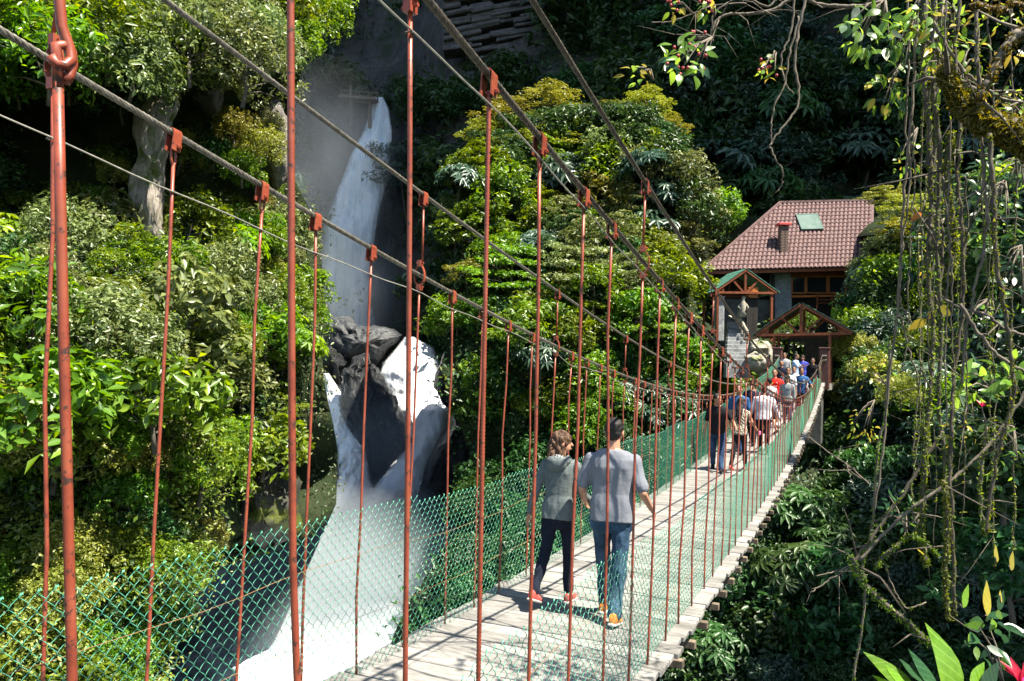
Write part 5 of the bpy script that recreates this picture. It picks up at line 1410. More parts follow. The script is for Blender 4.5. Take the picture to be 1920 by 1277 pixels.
HOODM = cloth('grey_green_sweatshirt', (.085, .105, .105), (.12, .14, .14), 10, kind='dots', extra=(.18, .2, .2))
LINING = cloth('black_white_patterned_lining', (.02, .02, .02), (.03, .03, .03), 9, kind='zig', extra=(.4, .4, .4))
JEANS = cloth('washed_blue_jeans', (.012, .03, .055), (.03, .065, .11), 9, kind='denim', extra=(.07, .13, .19), bump=.8)
JEANS2 = cloth('dark_blue_jeans', (.01, .022, .05), (.025, .05, .11), 9, kind='denim', extra=(.05, .10, .19), bump=.8)
NAVYP = cloth('navy_trousers', (.006, .009, .018), (.012, .016, .03), 9, bump=.6); BLACKC = cloth('black_cotton', (.007, .007, .009), (.013, .013, .016), 9)
ORANGE = cloth('orange_shoe_fabric', (.62, .17, .02), (.8, .28, .05), 12, .6, bump=.3); REDSH = cloth('red_shoe_fabric', (.45, .06, .05), (.6, .12, .1), 12, .6)
WHITEC = cloth('white_cotton_shirt', (.42, .44, .48), (.55, .57, .6), 8); BLUEC = cloth('blue_cotton', (.02, .07, .18), (.035, .11, .25), 8); NAVYC = cloth('navy_cotton', (.008, .01, .03), (.016, .02, .045), 8)
REDJ = cloth('bright_red_jersey', (.62, .012, .012), (.75, .03, .02), 8); LBLUE = cloth('light_blue_shirt', (.22, .34, .60), (.32, .44, .68), 8); PURP = cloth('deep_blue_jacket', (.03, .05, .35), (.05, .08, .45), 8)
ZIG = cloth('black_cream_patterned_blouse', (.55, .48, .36), (.65, .58, .45), 9, kind='zig', extra=(.02, .018, .016)); STRP = cloth('blue_grey_striped_knit', (.08, .12, .15), (.12, .16, .2), 9, kind='stripe', extra=(.35, .38, .36)); GREYS = cloth('grey_white_striped_top', (.2, .2, .22), (.3, .3, .32), 9, kind='stripe', extra=(.5, .5, .5))
PINK = mat_plain('pink_plastic', (.85, .12, .32), (.9, .2, .4), 5, .4, 0); YEL = mat_plain('yellow_print', (.8, .6, .05), (.85, .65, .08), 5, .6, 0); WHT = mat_plain('white_print', (.8, .8, .8), (.85, .85, .85), 5, .6, 0); DGL = mat_plain('dark_lenses', (.004, .004, .005), (.008, .008, .01), 5, .1, 0)
random.seed(3)
W = 0.0; T = math.pi
person(deck_hit(1143, 1160), W + .05, 1.83, 'man in a grey T-shirt, blue jeans and orange shoes walking away beside the woman', SKIN, 'short', HBLACK, 'tee', GREYTEE, 'trousers', JEANS, ORANGE, hips=(14, -10), knees=(6, 10), sh=((-4, 14), (-8, 16)), el=(62, 58), lean=3, vox=.006, build=1.12)
person(deck_hit(1044, 1131), W - .05, 1.66, 'woman with brown hair in a grey hoodie and dark trousers walking away, head turned right', SKIN, 'bob', HBROWN, 'jacket', HOODM, 'trousers', NAVYP, REDSH, hips=(-16, 8), knees=(22, 3), sh=((-12, 14), (6, 14)), el=(12, 62), lean=3, hyaw=-58, vox=.006, build=.98, female=True, hood=LINING)
V1 = .0135
person(deck_hit(1344, 882), T + .15, 1.74, 'smiling man in a black T-shirt and jeans leaning as he walks toward the camera', SKIN, 'short', HBLACK, 'tee', BLACKC, 'trousers', JEANS2, BLACKC, hips=(24, -8), knees=(8, 28), sh=((38, 30), (-8, 10)), el=(35, 20), lean=12, hyaw=42, vox=V1)
person(deck_hit(1386, 884), W - .15, 1.62, 'young woman with long black hair in a patterned sleeveless blouse holding something pink', SKIN, 'long', HBLACK, 'sleeveless', ZIG, 'trousers', BLACKC, REDSH, hips=(-22, 14), knees=(6, 4), sh=((25, 20), (4, 24)), el=(40, 48), lean=6, vox=V1, female=True, build=1.02, extras=[('pink_case', 'hand', (0, .01, 0), (.05, .12, .09), PINK)])
person(on_deck(1386, 20.6), T, 1.74, 'man in a blue T-shirt half hidden behind the woman in the patterned blouse', SKIND, 'short', HBLACK, 'tee', BLUEC, 'trousers', JEANS2, BLACKC, hpitch=-14, vox=V1, build=1.1)
person(on_deck(1411, 22.3), T - .1, 1.76, 'man in a navy V-neck shirt and sunglasses behind the man in blue', SKIND, 'short', HBLACK, 'shirt', NAVYC, 'trousers', BLACKC, BLACKC, vox=V1, build=1.08, extras=[('sunglasses', 'eyes', (0, 0, 0), (0, 0, 0), DGL)])
person(on_deck(1432, 20.9), W + .1, 1.74, 'man in a white long-sleeved shirt and dark trousers seen from behind', SKIND, 'short', HBLACK, 'shirt', WHITEC, 'trousers', BLACKC, BLACKC, sh=((0, 16), (-4, 20)), el=(25, 18), lean=5, vox=V1, build=1.16)
person(on_deck(1443, 24.6), W + .5, 1.68, 'dark-haired person in a grey top standing in front of the man in the red jersey', SKIN, 'short', HBLACK, 'tee', GREYS, 'shorts', BLACKC, BLACKC, vox=V1, sh=((20, 12), (30, 20)), el=(60, 50))
person(on_deck(1452, 26.6), T + .1, 1.80, 'man in a bright red football jersey and blue shorts facing the camera', SKIN, 'short', HBROWN, 'jersey', REDJ, 'shorts', NAVYC, WHITEC, vox=V1, build=1.1, sh=((0, 22), (0, 24)), el=(20, 20), extras=[('yellow_crest', 'chest', (.07, .132, 1.33), (.04, .012, .05), YEL), ('white_logo', 'chest', (-.07, .132, 1.345), (.025, .012, .04), WHT), ('chest_lettering', 'chest', (-.01, .136, 1.235), (.14, .012, .018), WHT)])
person(on_deck(1476, 26.0), T, 1.66, 'woman in a dark cap, striped grey top and light jeans coming across the bridge', SKIN, 'long', HBLACK, 'shirt', STRP, 'trousers', JEANS, SKIN, vox=V1, female=True, cap=BLACKC, hips=(16, -8), hyaw=10)
person(on_deck(1478, 28.4), T, 1.74, 'man in a white T-shirt behind the woman in the dark cap', SKIND, 'short', HBLACK, 'tee', WHITEC, 'trousers', JEANS2, BLACKC, vox=V1, build=1.1)
person(on_deck(1489, 30.0), T, 1.64, 'woman in a pale sleeveless top behind the group on the bridge', SKIN, 'short', HBLACK, 'sleeveless', WHITEC, 'trousers', JEANS2, BLACKC, vox=V1, female=True)
person(on_deck(1503, 28.8), T + .1, 1.70, 'boy in a dark blue jersey with a round white crest holding the right side cable', SKIND, 'short', HBLACK, 'jersey', BLUEC, 'trousers', BLACKC, BLACKC, vox=V1, sh=((30, 26), (10, 16)), el=(50, 30), extras=[('round_crest', 'chest', (-.07, .13, 1.33), (.05, .012, .05), WHT), ('chest_stripe', 'chest', (0, .135, 1.22), (.2, .012, .02), WHT)])
person(on_deck(1464, 32.2), T + .2, 1.68, 'person in dark blue bending their head near the bridge gate', SKIND, 'short', HBLACK, 'shirt', NAVYC, 'trousers', BLACKC, BLACKC, vox=.016, hpitch=-40, lean=10)
person(on_deck(1471, 35.0), T, 1.74, 'man in a grey shirt standing at the left of the bridge gate', SKIND, 'short', HBLACK, 'shirt', GREYS, 'trousers', BLACKC, BLACKC, vox=.016)
person(on_deck(1491, 34.4), T + 1.4, 1.76, 'man in a light blue shirt standing sideways before the gate doors', SKIND, 'short', HBLACK, 'tee', LBLUE, 'trousers', BLACKC, BLACKC, vox=.016, sh=((40, 20), (40, 10)), el=(80, 90), build=1.1)
person(on_deck(1505, 35.0), T, 1.64, 'woman with long dark hair in a blue jacket before the gate doors', SKIND, 'long', HBLACK, 'jacket', PURP, 'trousers', BLACKC, BLACKC, vox=.016, female=True)
person(on_deck(1524, 34.0), T, 1.62, 'person in black standing in the shade at the right of the gate', SKIND, 'short', HBLACK, 'shirt', BLACKC, 'trousers', BLACKC, BLACKC, vox=.016)

bpy.data.scenes.remove(WORK)
# ================================================================== FOREGROUND VINES, BRANCHES AND LEAVES (right side)
random.seed(9)
VINE = mat_plain('vine_bark', (.05, .04, .028), (.20, .165, .12), 40, .85, .6, .004, kind='World', vec_scale=(1, 1, .3))
VINED = mat_plain('dark_vine_bark', (.03, .024, .016), (.11, .09, .06), 40, .85, .6, .004, kind='World', vec_scale=(1, 1, .3))
MOSSL = mat_leaf('moss_fronds', (.045, .07, .008), (.12, .17, .018), (.28, .34, .05), .4, .6)
MOSSO = mat_leaf('orange_moss', (.05, .045, .006), (.14, .125, .018), (.28, .24, .045), .4, .6)
def smooth_poly(P, n=6):
    out = []
    for i in range(len(P) - 1):
        p0, p1, p2, p3 = P[max(i - 1, 0)], P[i], P[i + 1], P[min(i + 2, len(P) - 1)]
        for k in range(n):
            t = k / n; out.append(.5 * ((2 * p1) + (-p0 + p2) * t + (2 * p0 - 5 * p1 + 4 * p2 - p3) * t * t + (-p0 + 3 * p1 - 3 * p2 + p3) * t ** 3))
    return out + [P[-1]]
def tufts(pts, rad, n, size, mat, name='moss', parent=None, hang=.6):
    C, N = [], []
    for _ in range(n):
        f = random.random() * (len(pts) - 1); i = int(f); p = pts[i].lerp(pts[min(i + 1, len(pts) - 1)], f - i); r = rad[i] if hasattr(rad, '__len__') else rad
        d = Vector(unit(1)[0]); C.append(np.array(p + d * (r * random.uniform(.8, 1.35)) - Vector((0, 0, r * hang * random.random())))); N.append(unit(1)[0])
    V, F, RN = tri_fold(*leaves(np.array(C), np.array(N), size * rng.uniform(.5, 1.5, n), np.clip(rng.normal(.5, .22, n), 0, 1), .35))
    o = link(name, np_mesh(name, V, F, False, RN), mat, parent, kind='stuff'); return o
def vine(px, D, w0, w1, label, moss=0, mat=None, name='vine', cat='vine', wob=.0035, mm=None, twigs=0, group=None, msize=.03):
    P = [at(x, y, D + (z[0] if z else 0)) for (x, y, *z) in px]; Q = smooth_poly(P, 7)
    o0 = Q[0].copy(); Q = [q - o0 + Vector((random.gauss(0, wob), random.gauss(0, wob), random.gauss(0, wob * .3))) for q in Q]
    n = len(Q); rr = [(w0 + (w1 - w0) * i / (n - 1)) * .72 / FPX * D / 2 * random.uniform(.85, 1.15) for i in range(n)]
    e = empty(name, o0, label=label, cat=cat, group=group)
    mb = MB(); mb.tube(Q, rr, 7); mb.build('stem', mat or VINE, e, True, fix=False)
    for k in range(twigs):
        i = random.randrange(1, n - 1); d = Vector((random.gauss(0, 1), random.gauss(0, 1), random.gauss(-.2, .8))).normalized(); L = random.uniform(.15, .5)
        m2 = MB(); m2.tube([Q[i], Q[i] + d * L * .5 + Vector((0, 0, .02)), Q[i] + d * L + Vector((0, 0, random.uniform(-.1, .1)))], [rr[i] * .5, rr[i] * .35, rr[i] * .12], 5); m2.build('twig', mat or VINE, e, True)
    if moss: tufts(Q, rr, int(moss * 1.8), msize, mm or MOSSL, parent=e)
    return e
# hanging vines of the right foreground
HV = [
 ([(1722, -20), (1716, 120), (1704, 260), (1692, 420), (1684, 560), (1668, 700), (1655, 850), (1640, 960)], 4.6, 8, 5, 0, 'long pale vine hanging left of the dark vine bundle', VINE),
 ([(1700, -20), (1704, 90), (1698, 230), (1706, 330), (1690, 470), (1688, 560), (1700, 590), (1713, 615)], 4.9, 6, 4, 0, 'thin vine swinging in a curve left of the bundle', VINE),
 ([(1736, -20), (1732, 120), (1742, 260), (1745, 400), (1740, 520), (1750, 640), (1742, 760), (1735, 860)], 4.4, 18, 8, 420, 'thick mossy vine at the left of the dark bundle', VINED),
 ([(1752, -20), (1750, 160), (1760, 300), (1756, 460), (1764, 600), (1760, 760), (1772, 880), (1770, 1010)], 4.5, 14, 7, 350, 'mossy vine in the middle of the dark bundle', VINED),
 ([(1765, -20), (1758, 140), (1752, 330), (1768, 480), (1750, 600), (1748, 700)], 4.7, 10, 6, 120, 'dark vine twisted round the middle of the bundle', VINED),
 ([(1782, 250), (1776, 330), (1783, 420), (1788, 470), (1780, 520)], 4.3, 16, 20, 700, 'short stump of vine thick with yellow-green moss', VINED),
 ([(1800, -20), (1790, 120), (1800, 220), (1795, 330), (1804, 430), (1806, 560), (1790, 700), (1782, 860), (1785, 1000), (1790, 1150)], 4.2, 9, 9, 200, 'long dark vine reaching from the top down to the big leaves', VINED),
 ([(1828, -20), (1830, 80), (1836, 150), (1842, 300), (1850, 420), (1832, 520), (1815, 600), (1803, 720)], 4.0, 10, 7, 60, 'pale straight vine right of the bundle', VINE),
 ([(1790, 430), (1798, 428), (1812, 432), (1810, 460), (1806, 480)], 4.2, 7, 5, 20, 'small looped vine end under the mossy stump', VINE),
 ([(1855, 250), (1862, 380), (1868, 480), (1880, 560), (1895, 650), (1900, 740), (1880, 820), (1862, 900), (1850, 1000)], 3.8, 12, 8, 220, 'dark mossy vine near the right edge', VINED),
 ([(1668, 640), (1662, 760), (1650, 820), (1640, 900), (1634, 1000), (1618, 1060), (1622, 1120), (1600, 1277)], 4.8, 7, 6, 160, 'mossy vine falling left of the curved lower branch', VINE),
 ([(1690, 590), (1700, 640), (1722, 720), (1716, 790), (1712, 860)], 4.8, 5, 4, 30, 'thin pale vine under the orange leaf', VINE),
 ([(1735, 800), (1732, 900), (1728, 1000), (1735, 1060)], 4.4, 14, 12, 420, 'vine stub wrapped in yellow moss above the lower branch', VINED),
 ([(1770, 900), (1776, 1000), (1772, 1080), (1780, 1160)], 4.1, 12, 8, 380, 'mossy vine hanging over the big bright leaf', VINED),
 ([(1850, 800), (1838, 900), (1842, 980), (1846, 1000)], 4.4, 9, 7, 150, 'short mossy vine beside the yellow leaves', VINE),
]
for (px, D, a, b, m, lb, mt) in HV: vine(px, D, a, b, lb, m, mt, 'hanging_vine', 'vine', twigs=3 if m else 1, group='vines hanging in the right foreground')
ORD = ('first', 'second', 'third', 'fourth', 'fifth', 'sixth', 'seventh', 'eighth', 'ninth', 'tenth', 'eleventh', 'twelfth', 'thirteenth', 'fourteenth')
xs = [1712, 1728, 1741, 1749, 1758, 1767, 1776, 1786, 1812, 1822, 1838, 1872, 1888, 1904]
for i, x in enumerate(xs):
    y0 = random.choice((-20, -20, 200, 330)); y1 = random.uniform(620, 1120); n_ = 7; dx = 0; P_ = []
    for k in range(n_ + 1): dx += random.gauss(0, 7); P_.append((x + dx, y0 + (y1 - y0) * k / n_))
    vine(P_, random.uniform(4.0, 5.2), random.uniform(3, 6), random.uniform(2, 4), 'thin ' + ('mossy' if i % 2 else 'bare') + ' rootlet, ' + ORD[i] + ' from the left in the curtain of vines', (140 if i % 2 else 15), VINED if i % 3 else VINE, 'hanging_vine', 'vine', twigs=3, group='thin rootlets in the vine curtain')
vine([(1490, -15), (1482, 60), (1466, 105), (1470, 150), (1488, 176)], 5.2, 7, 3, 'short pale vine tip curling under the top branch', name='hanging_vine', group='pale vines under the top branch')
vine([(1512, -15), (1496, 60), (1491, 120), (1498, 190), (1478, 225), (1448, 265), (1447, 285), (1466, 318), (1466, 345), (1454, 362)], 5.0, 8, 3, 'long pale vine dangling in an S over the dark forest', name='hanging_vine', group='pale vines under the top branch')
vine([(1500, 30), (1482, 90), (1470, 160), (1452, 200), (1446, 240), (1448, 268)], 5.1, 6, 3, 'thin pale vine joining the long dangling one', name='hanging_vine', group='pale vines under the top branch')
# branches
vine([(1660, 5), (1600, 12), (1540, 8), (1490, -4), (1450, 18), (1400, 26), (1370, 26), (1345, 38), (1336, 60), (1337, 78)], 5.3, 11, 5, 'pale bare branch arching across the top from the right', 0, VINE, 'branch', 'branch', twigs=16)
vine([(1460, -10), (1440, 12), (1395, -5), (1360, 8), (1338, 30), (1334, 70)], 5.4, 6, 4, 'second pale branch doubling the arch at the top', 0, VINE, 'branch', 'branch', twigs=6)
vine([(1222, 42), (1260, 40), (1300, 26), (1340, 10), (1400, 6)], 5.5, 3, 4, 'thin twig reaching left at the top edge', 0, VINE, 'branch', 'branch', twigs=5)
vine([(1700, 42), (1750, 90), (1790, 140), (1810, 160), (1850, 175)], 4.4, 10, 14, 'crooked pale branch crossing the vine bundle', 120, VINE, 'branch', 'branch', twigs=8)
vine([(1750, 40), (1800, 125), (1840, 160), (1880, 185), (1920, 192)], 4.2, 8, 10, 'grey forked branch above the mossy limb', 40, VINE, 'branch', 'branch', twigs=10)
vine([(1960, 45), (1915, 60), (1885, 90), (1868, 125), (1848, 160), (1835, 185)], 3.8, 30, 18, 'grey bent branch with orange moss on top at the right edge', 500, VINE, 'branch', 'branch', mm=MOSSO, twigs=3)
vine([(1825, 8), (1860, 15), (1884, 18), (1900, 5), (1960, 30)], 3.8, 14, 10, 'short mossy branch in the top right corner', 260, VINE, 'branch', 'branch', mm=MOSSO)
vine([(1980, 300), (1930, 262), (1890, 240), (1850, 225), (1815, 205), (1785, 160), (1770, 130)], 3.9, 74, 26, 'massive mossy limb slanting in from the right edge', 4200, VINED, 'mossy_branch', 'branch', mm=MOSSO, twigs=5, msize=.035, wob=.008)
vine([(1596, 1045), (1614, 1085), (1650, 1125), (1700, 1165), (1730, 1195), (1750, 1205)], 4.2, 14, 16, 'curved dark branch sweeping down to the big bright leaf', 420, VINED, 'branch', 'branch', twigs=3)
vine([(1598, 1058), (1640, 1000), (1690, 930), (1740, 850), (1770, 810)], 4.4, 8, 10, 'straight dark branch rising to the right across the shade', 60, VINED, 'branch', 'branch', twigs=3)
vine([(1610, 1050), (1690, 970), (1770, 910), (1830, 860), (1880, 800), (1925, 730)], 4.3, 8, 8, 'long bare branch rising toward the right edge', 30, VINE, 'branch', 'branch', twigs=6)
vine([(1768, 558), (1805, 580), (1850, 590), (1880, 615), (1925, 630)], 4.0, 7, 8, 'pale curved branch under the small-leaved shrubs', 0, VINE, 'branch', 'branch', twigs=3)
vine([(1800, 570), (1835, 625), (1870, 665), (1925, 700)], 3.9, 9, 9, 'smooth pale stem slanting down to the right edge', 0, VINE, 'branch', 'branch')
vine([(1640, 1062), (1690, 1015), (1720, 1008), (1760, 1040)], 4.3, 10, 5, 'short mossy side branch in the shade', 260, VINED, 'branch', 'branch')
vine([(1514, 818), (1560, 852), (1600, 880), (1628, 908)], 8.0, 3, 5, 'thin dead twigs beside the bridge deck', 0, VINE, 'branch', 'branch', twigs=7, wob=.006)
vine([(1530, 1080), (1570, 1070), (1600, 1058), (1560, 1085), (1520, 1110)], 4.6, 3, 4, 'pale broken twigs over the shaded bushes', 0, VINE, 'branch', 'branch', twigs=5)
vine([(1660, 1060), (1680, 1110), (1700, 1140), (1735, 1130)], 4.4, 4, 4, 'thin looping root under the curved branch', 10, VINE, 'branch', 'branch')

# leaves: each a folded blade
def leaf_mesh(v, w=.42, tip=1.6):
    mb = MB(); n = 7; vs = []
    for i in range(n):
        t = i / (n - 1); ww = w * .5 * math.sin(math.pi * t ** .8) ** .9 * (1 - .25 * t) if 0 < i < n - 1 else .004
        z = -.18 * t * t + .03 * math.sin(v + t * 5); vs += [(-ww, t, z + ww * .35), (0, t, z), (ww, t, z + ww * .35 * math.cos(v))]
    fs = []
    for i in range(n - 1):
        a = i * 3; fs += [(a, a + 1, a + 4, a + 3), (a + 1, a + 2, a + 5, a + 4)]
    mb.add(vs, fs); return mb.mesh('leaf', True, fix=False)
def mat_bigleaf(nm, a, b, veins, trans=.45):
    t = NT(nm); v = t.coord('Object'); f = t.noise(v, 6, 4, .6); col = t.ramp(f, [(.3, a), (.7, b)])
    w = t.n('ShaderNodeTexWave', wave_type='BANDS', bands_direction='DIAGONAL'); t.L.new(v, w.inputs[0]); w.inputs['Scale'].default_value = 4.5; w.inputs['Distortion'].default_value = .3
    col = t.mix(t.ramp(w.outputs['Fac'], [(.9, 0.), (.98, .6)]), col, veins); oi = t.n('ShaderNodeObjectInfo'); h = t.n('ShaderNodeHueSaturation'); t.L.new(col, h.inputs['Color'])
    t.L.new(t.math('ADD', .6, t.math('MULTIPLY', oi.outputs['Random'], .7)), h.inputs['Value']); col = h.outputs[0]
    t.col(col); t.p(Roughness=.32); tr = t.n('ShaderNodeBsdfTranslucent'); hs = t.n('ShaderNodeHueSaturation'); t.L.new(col, hs.inputs['Color']); hs.inputs['Value'].default_value = 2.2; hs.inputs['Hue'].default_value = .47; t.L.new(hs.outputs[0], tr.inputs[0])
    mx = t.n('ShaderNodeMixShader'); mx.inputs[0].default_value = trans; t.L.new(t.b.outputs[0], mx.inputs[1]); t.L.new(tr.outputs[0], mx.inputs[2]); t.L.new(mx.outputs[0], t.out.inputs[0]); return t.m
BL = {'g': mat_bigleaf('bright_big_leaf', (.08, .19, .012), (.15, .30, .02), (.22, .36, .06)), 'd': mat_bigleaf('dark_big_leaf', (.012, .05, .015), (.03, .09, .03), (.05, .13, .05), .3),
      'y': mat_bigleaf('yellow_big_leaf', (.30, .26, .015), (.42, .36, .03), (.5, .42, .1)), 'o': mat_bigleaf('orange_dead_leaf', (.40, .16, .02), (.5, .22, .03), (.55, .3, .1)), 'r': mat_bigleaf('crimson_petal', (.55, .02, .05), (.75, .05, .10), (.8, .1, .15))}
LM = {(k, v): None for k in BL for v in range(3)}
for (k, v) in LM: LM[k, v] = leaf_mesh(v * 2.1 + .3, (.36, .45, .55)[v]); LM[k, v].materials.append(BL[k])
def leaf_at(parent, o0, P, tipdir, L, kind, face=None, wv=None, nm='leaf'):
    o = link(nm, LM[kind, random.randrange(3) if wv is None else wv]); y = Vector(tipdir).normalized(); z = Vector(face) if face is not None else (-CF + Vector((.5, 0, .8)) + Vector(unit(1)[0]) * .7)
    z = (z - y * z.dot(y)).normalized(); x = y.cross(z); M = Matrix((x, y, z)).transposed().to_4x4(); o.parent = parent
    o.matrix_local = Matrix.Translation(P - o0) @ M @ Matrix.Scale(L, 4); return o
def spray(cx, cy, rx, ry, D, n, Lpx, kinds, label, droop=.5, cat='leafy branch', flow=0, origin=None, name='leafy_branch'):
    o0 = at(*(origin or (cx, cy)), D); e = empty(name, o0, label=label, cat=cat)
    ends = []
    for k in range(max(3, n // 6)):
        q = at(cx + random.uniform(-.7, .7) * rx, cy + random.uniform(-.7, .7) * ry, D + random.uniform(-.3, .3)); ends.append(q)
        mb = MB(); m = (q - o0) * .5 + Vector((0, 0, .04)); mb.tube([Vector((0, 0, 0)), m, q - o0], [.007, .005, .002], 5); mb.build('twig', VINE, e, True)
    for i in range(n):
        a = random.uniform(0, 6.28); r_ = math.sqrt(random.random()); P = at(cx + rx * r_ * math.cos(a), cy + ry * r_ * math.sin(a), D + random.gauss(0, .22))
        near = min(ends, key=lambda q: (q - P).length); P = P.lerp(near, .25)
        d = (P - near).normalized() * .7 + Vector((random.gauss(0, .5), random.gauss(0, .5), -droop + random.gauss(0, .3))); L = Lpx * random.uniform(.6, 1.3) / FPX * D
        leaf_at(e, o0, P, d, L, random.choice(kinds))
    for k in range(flow):
        P = at(cx + random.uniform(-.8, .8) * rx, cy + random.uniform(-.8, .8) * ry, D - .1); mb = MB(); ellipsoid(mb, P - o0, (.010, .010, .012), None, 5); mb.build('berry', BERRY, e, True)
    return e
BERRY = mat_plain('red_berries', (.25, .02, .03), (.4, .05, .05), 5, .4, 0)
spray(1288, 100, 46, 52, 4.6, 48, 26, 'ggdg', 'drooping spray of glossy leaves with red berries under the bare branch', .7, flow=16, origin=(1335, 70))
spray(1190, 148, 40, 34, 4.9, 16, 20, 'yg', 'small yellow-green sprig left of the drooping leaf spray', .1, origin=(1225, 150))
spray(1262, 12, 22, 22, 5.2, 10, 18, 'gy', 'tiny leaf tuft at the top edge above the drooping spray', .3, flow=5, origin=(1300, 26))
spray(1325, 12, 24, 22, 5.2, 14, 18, 'gy', 'leaf tuft with red berries on the arching branch', .3, flow=6, origin=(1340, 30))
spray(1438, 128, 24, 26, 5.0, 16, 20, 'yg', 'small yellow sprig with dark berries hanging alone before the dark slope', .3, flow=8, origin=(1455, 100))
spray(1640, 60, 66, 70, 4.8, 90, 26, 'gdg', 'leafy spray hanging from the top edge left of the vines', .6, origin=(1660, 0))
spray(1655, 165, 34, 45, 4.7, 26, 26, 'gyg', 'bright backlit leaves hanging left of the vine bundle', .8, origin=(1690, 120))
spray(1700, 110, 44, 110, 4.9, 70, 24, 'dgd', 'dark leaves behind the left edge of the vine bundle', .5, origin=(1715, 30))
spray(1775, 90, 50, 100, 4.6, 70, 24, 'gyg', 'scattered bright leaves inside the vine bundle', .6, origin=(1770, 0))
spray(1810, 130, 70, 80, 4.5, 80, 17, 'gyg', 'small yellow-green leaves around the forked branches', .3, origin=(1800, 140))
spray(1905, 100, 24, 14, 3.8, 6, 34, 'yg', 'two broad yellow leaves at the right edge below the bent branch', .2, origin=(1925, 105))
spray(1890, 200, 40, 50, 4.6, 50, 20, 'gy', 'bright leaves on top of the massive mossy limb', .2, origin=(1920, 220))
spray(1880, 330, 60, 60, 5.4, 90, 18, 'gdd', 'glossy leaves under the massive mossy limb', .3, origin=(1920, 300))
for (x, y, rx, ry, D, n, L, k) in ((1865, 400, 60, 60, 5.2, 70, 16, 'gdg'), (1895, 530, 40, 70, 5.0, 60, 16, 'gdd'), (1835, 610, 50, 50, 5.6, 60, 14, 'dgd'), (1770, 330, 30, 50, 5.2, 34, 15, 'yg'), (1750, 470, 34, 60, 5.6, 36, 14, 'gy'), (1700, 300, 30, 60, 5.6, 26, 16, 'gy'),
    (1880, 860, 50, 60, 4.8, 44, 18, 'dgd'), (1800, 800, 40, 60, 5.2, 34, 14, 'yd'), (1620, 800, 50, 50, 8.0, 50, 10, 'yg'), (1860, 20, 60, 40, 4.6, 40, 18, 'gyg'), (1720, 30, 40, 40, 4.4, 40, 22, 'gyg')):
    spray(x, y, rx, ry, D, n, L, k, ('yellow-green' if 'y' in k else 'glossy green') + ' leafy spray ' + where(x, y) + ' among the vines', .4, origin=(x + 20, y - ry))
def single(px, py, tx, ty, D, kind, label, cat='leaf', wv=1, face=None):
    a, b = at(px, py, D), at(tx, ty, D + .05); e = empty('leaf', a, label=label, cat=cat); leaf_at(e, a, a, b - a, (b - a).length, kind, face if face is not None else (-CF + Vector((.3, 0, .3))), wv, 'blade')
    mb = MB(); mb.tube([Vector((0, 0, 0)), (a - b) * .12 + Vector((0, 0, .02)), (a - b) * .3 + Vector((0, 0, .05))], [.003, .003, .003], 5); mb.build('leaf_stalk', VINE, e, True)
for a in ((1728, 398, 1706, 418, 4.4, 'o', 'dead orange leaf caught left of the vines'), (1738, 598, 1702, 620, 4.3, 'y', 'large yellow leaf hanging below the looping vine'), (1762, 575, 1790, 590, 4.3, 'y', 'yellow leaf behind the vine bundle'), (1745, 575, 1748, 600, 4.4, 'y', 'small yellow leaf beside the bundle'),
          (1768, 48, 1775, 92, 4.2, 'g', 'big glowing green leaf high in the vine bundle'), (1757, 175, 1768, 195, 4.2, 'g', 'green leaf beside the red blossom'), (1808, 700, 1830, 670, 4.2, 'g', 'round bright leaf left of the red flower cluster'), (1718, 988, 1702, 975, 4.2, 'g', 'single green leaf in the dark lower part'), (1733, 1042, 1720, 1025, 4.2, 'y', 'round yellow leaf beside the vine stub'),
          (1850, 1155, 1858, 1088, 3.4, 'y', 'tall yellow leaf above the bright foreground leaf'), (1876, 1130, 1880, 1105, 3.5, 'y', 'yellow leaf right of the tall yellow leaf'), (1868, 1055, 1872, 1020, 3.6, 'y', 'dim yellow leaf in the lower right'), (1895, 1070, 1905, 1032, 3.6, 'y', 'broad dim yellow leaf at the right edge'), (1805, 1140, 1822, 1095, 3.6, 'g', 'narrow upright leaf behind the big bright one')):
    single(*a)
def single_big():
    a, b = at(1800, 1330, 2.4), at(1757, 1170, 2.45); e = empty('big_leaf', a, label='huge bright green ribbed leaf standing up at the bottom right', cat='leaf'); leaf_at(e, a, a, b - a, (b - a).length, 'g', -CF + Vector((.5, 0, .1)), 2, 'blade')
    for (x, y, tx, ty, k) in ((1720, 1300, 1628, 1218, 'g'), (1700, 1310, 1640, 1262, 'g'), (1730, 1280, 1690, 1232, 'd'), (1760, 1300, 1712, 1215, 'd'), (1700, 1290, 1660, 1240, 'g'), (1840, 1300, 1880, 1240, 'd'), (1820, 1290, 1852, 1240, 'g')):
        p, q = at(x, y, 2.7), at(tx, ty, 2.75); leaf_at(e, a, p, q - p, (q - p).length, k, -CF + Vector((.3, 0, .8)), 1)
single_big()
spray(1830, 715, 50, 40, 4.6, 26, 38, 'gdg', 'cluster of large shiny leaves around the red flowers', .3, origin=(1860, 730), name='leaf_cluster')
spray(1895, 690, 30, 34, 4.3, 16, 36, 'gg', 'bright large leaves at the right edge beside the shiny cluster', .2, origin=(1925, 720), name='leaf_cluster')
spray(1860, 1190, 60, 60, 3.8, 26, 36, 'dgd', 'dark leaves around the yellow ones at the bottom right', .2, origin=(1880, 1277), name='leaf_cluster')
spray(1640, 700, 46, 40, 9.0, 40, 11, 'yyg', 'lit yellow tufts of small leaves right of the gate', .3, origin=(1660, 720), name='leaf_cluster')
spray(1680, 960, 40, 50, 6.0, 26, 16, 'dd', 'shaded dark leaves behind the vine ends', .3, origin=(1700, 1000), name='leaf_cluster')
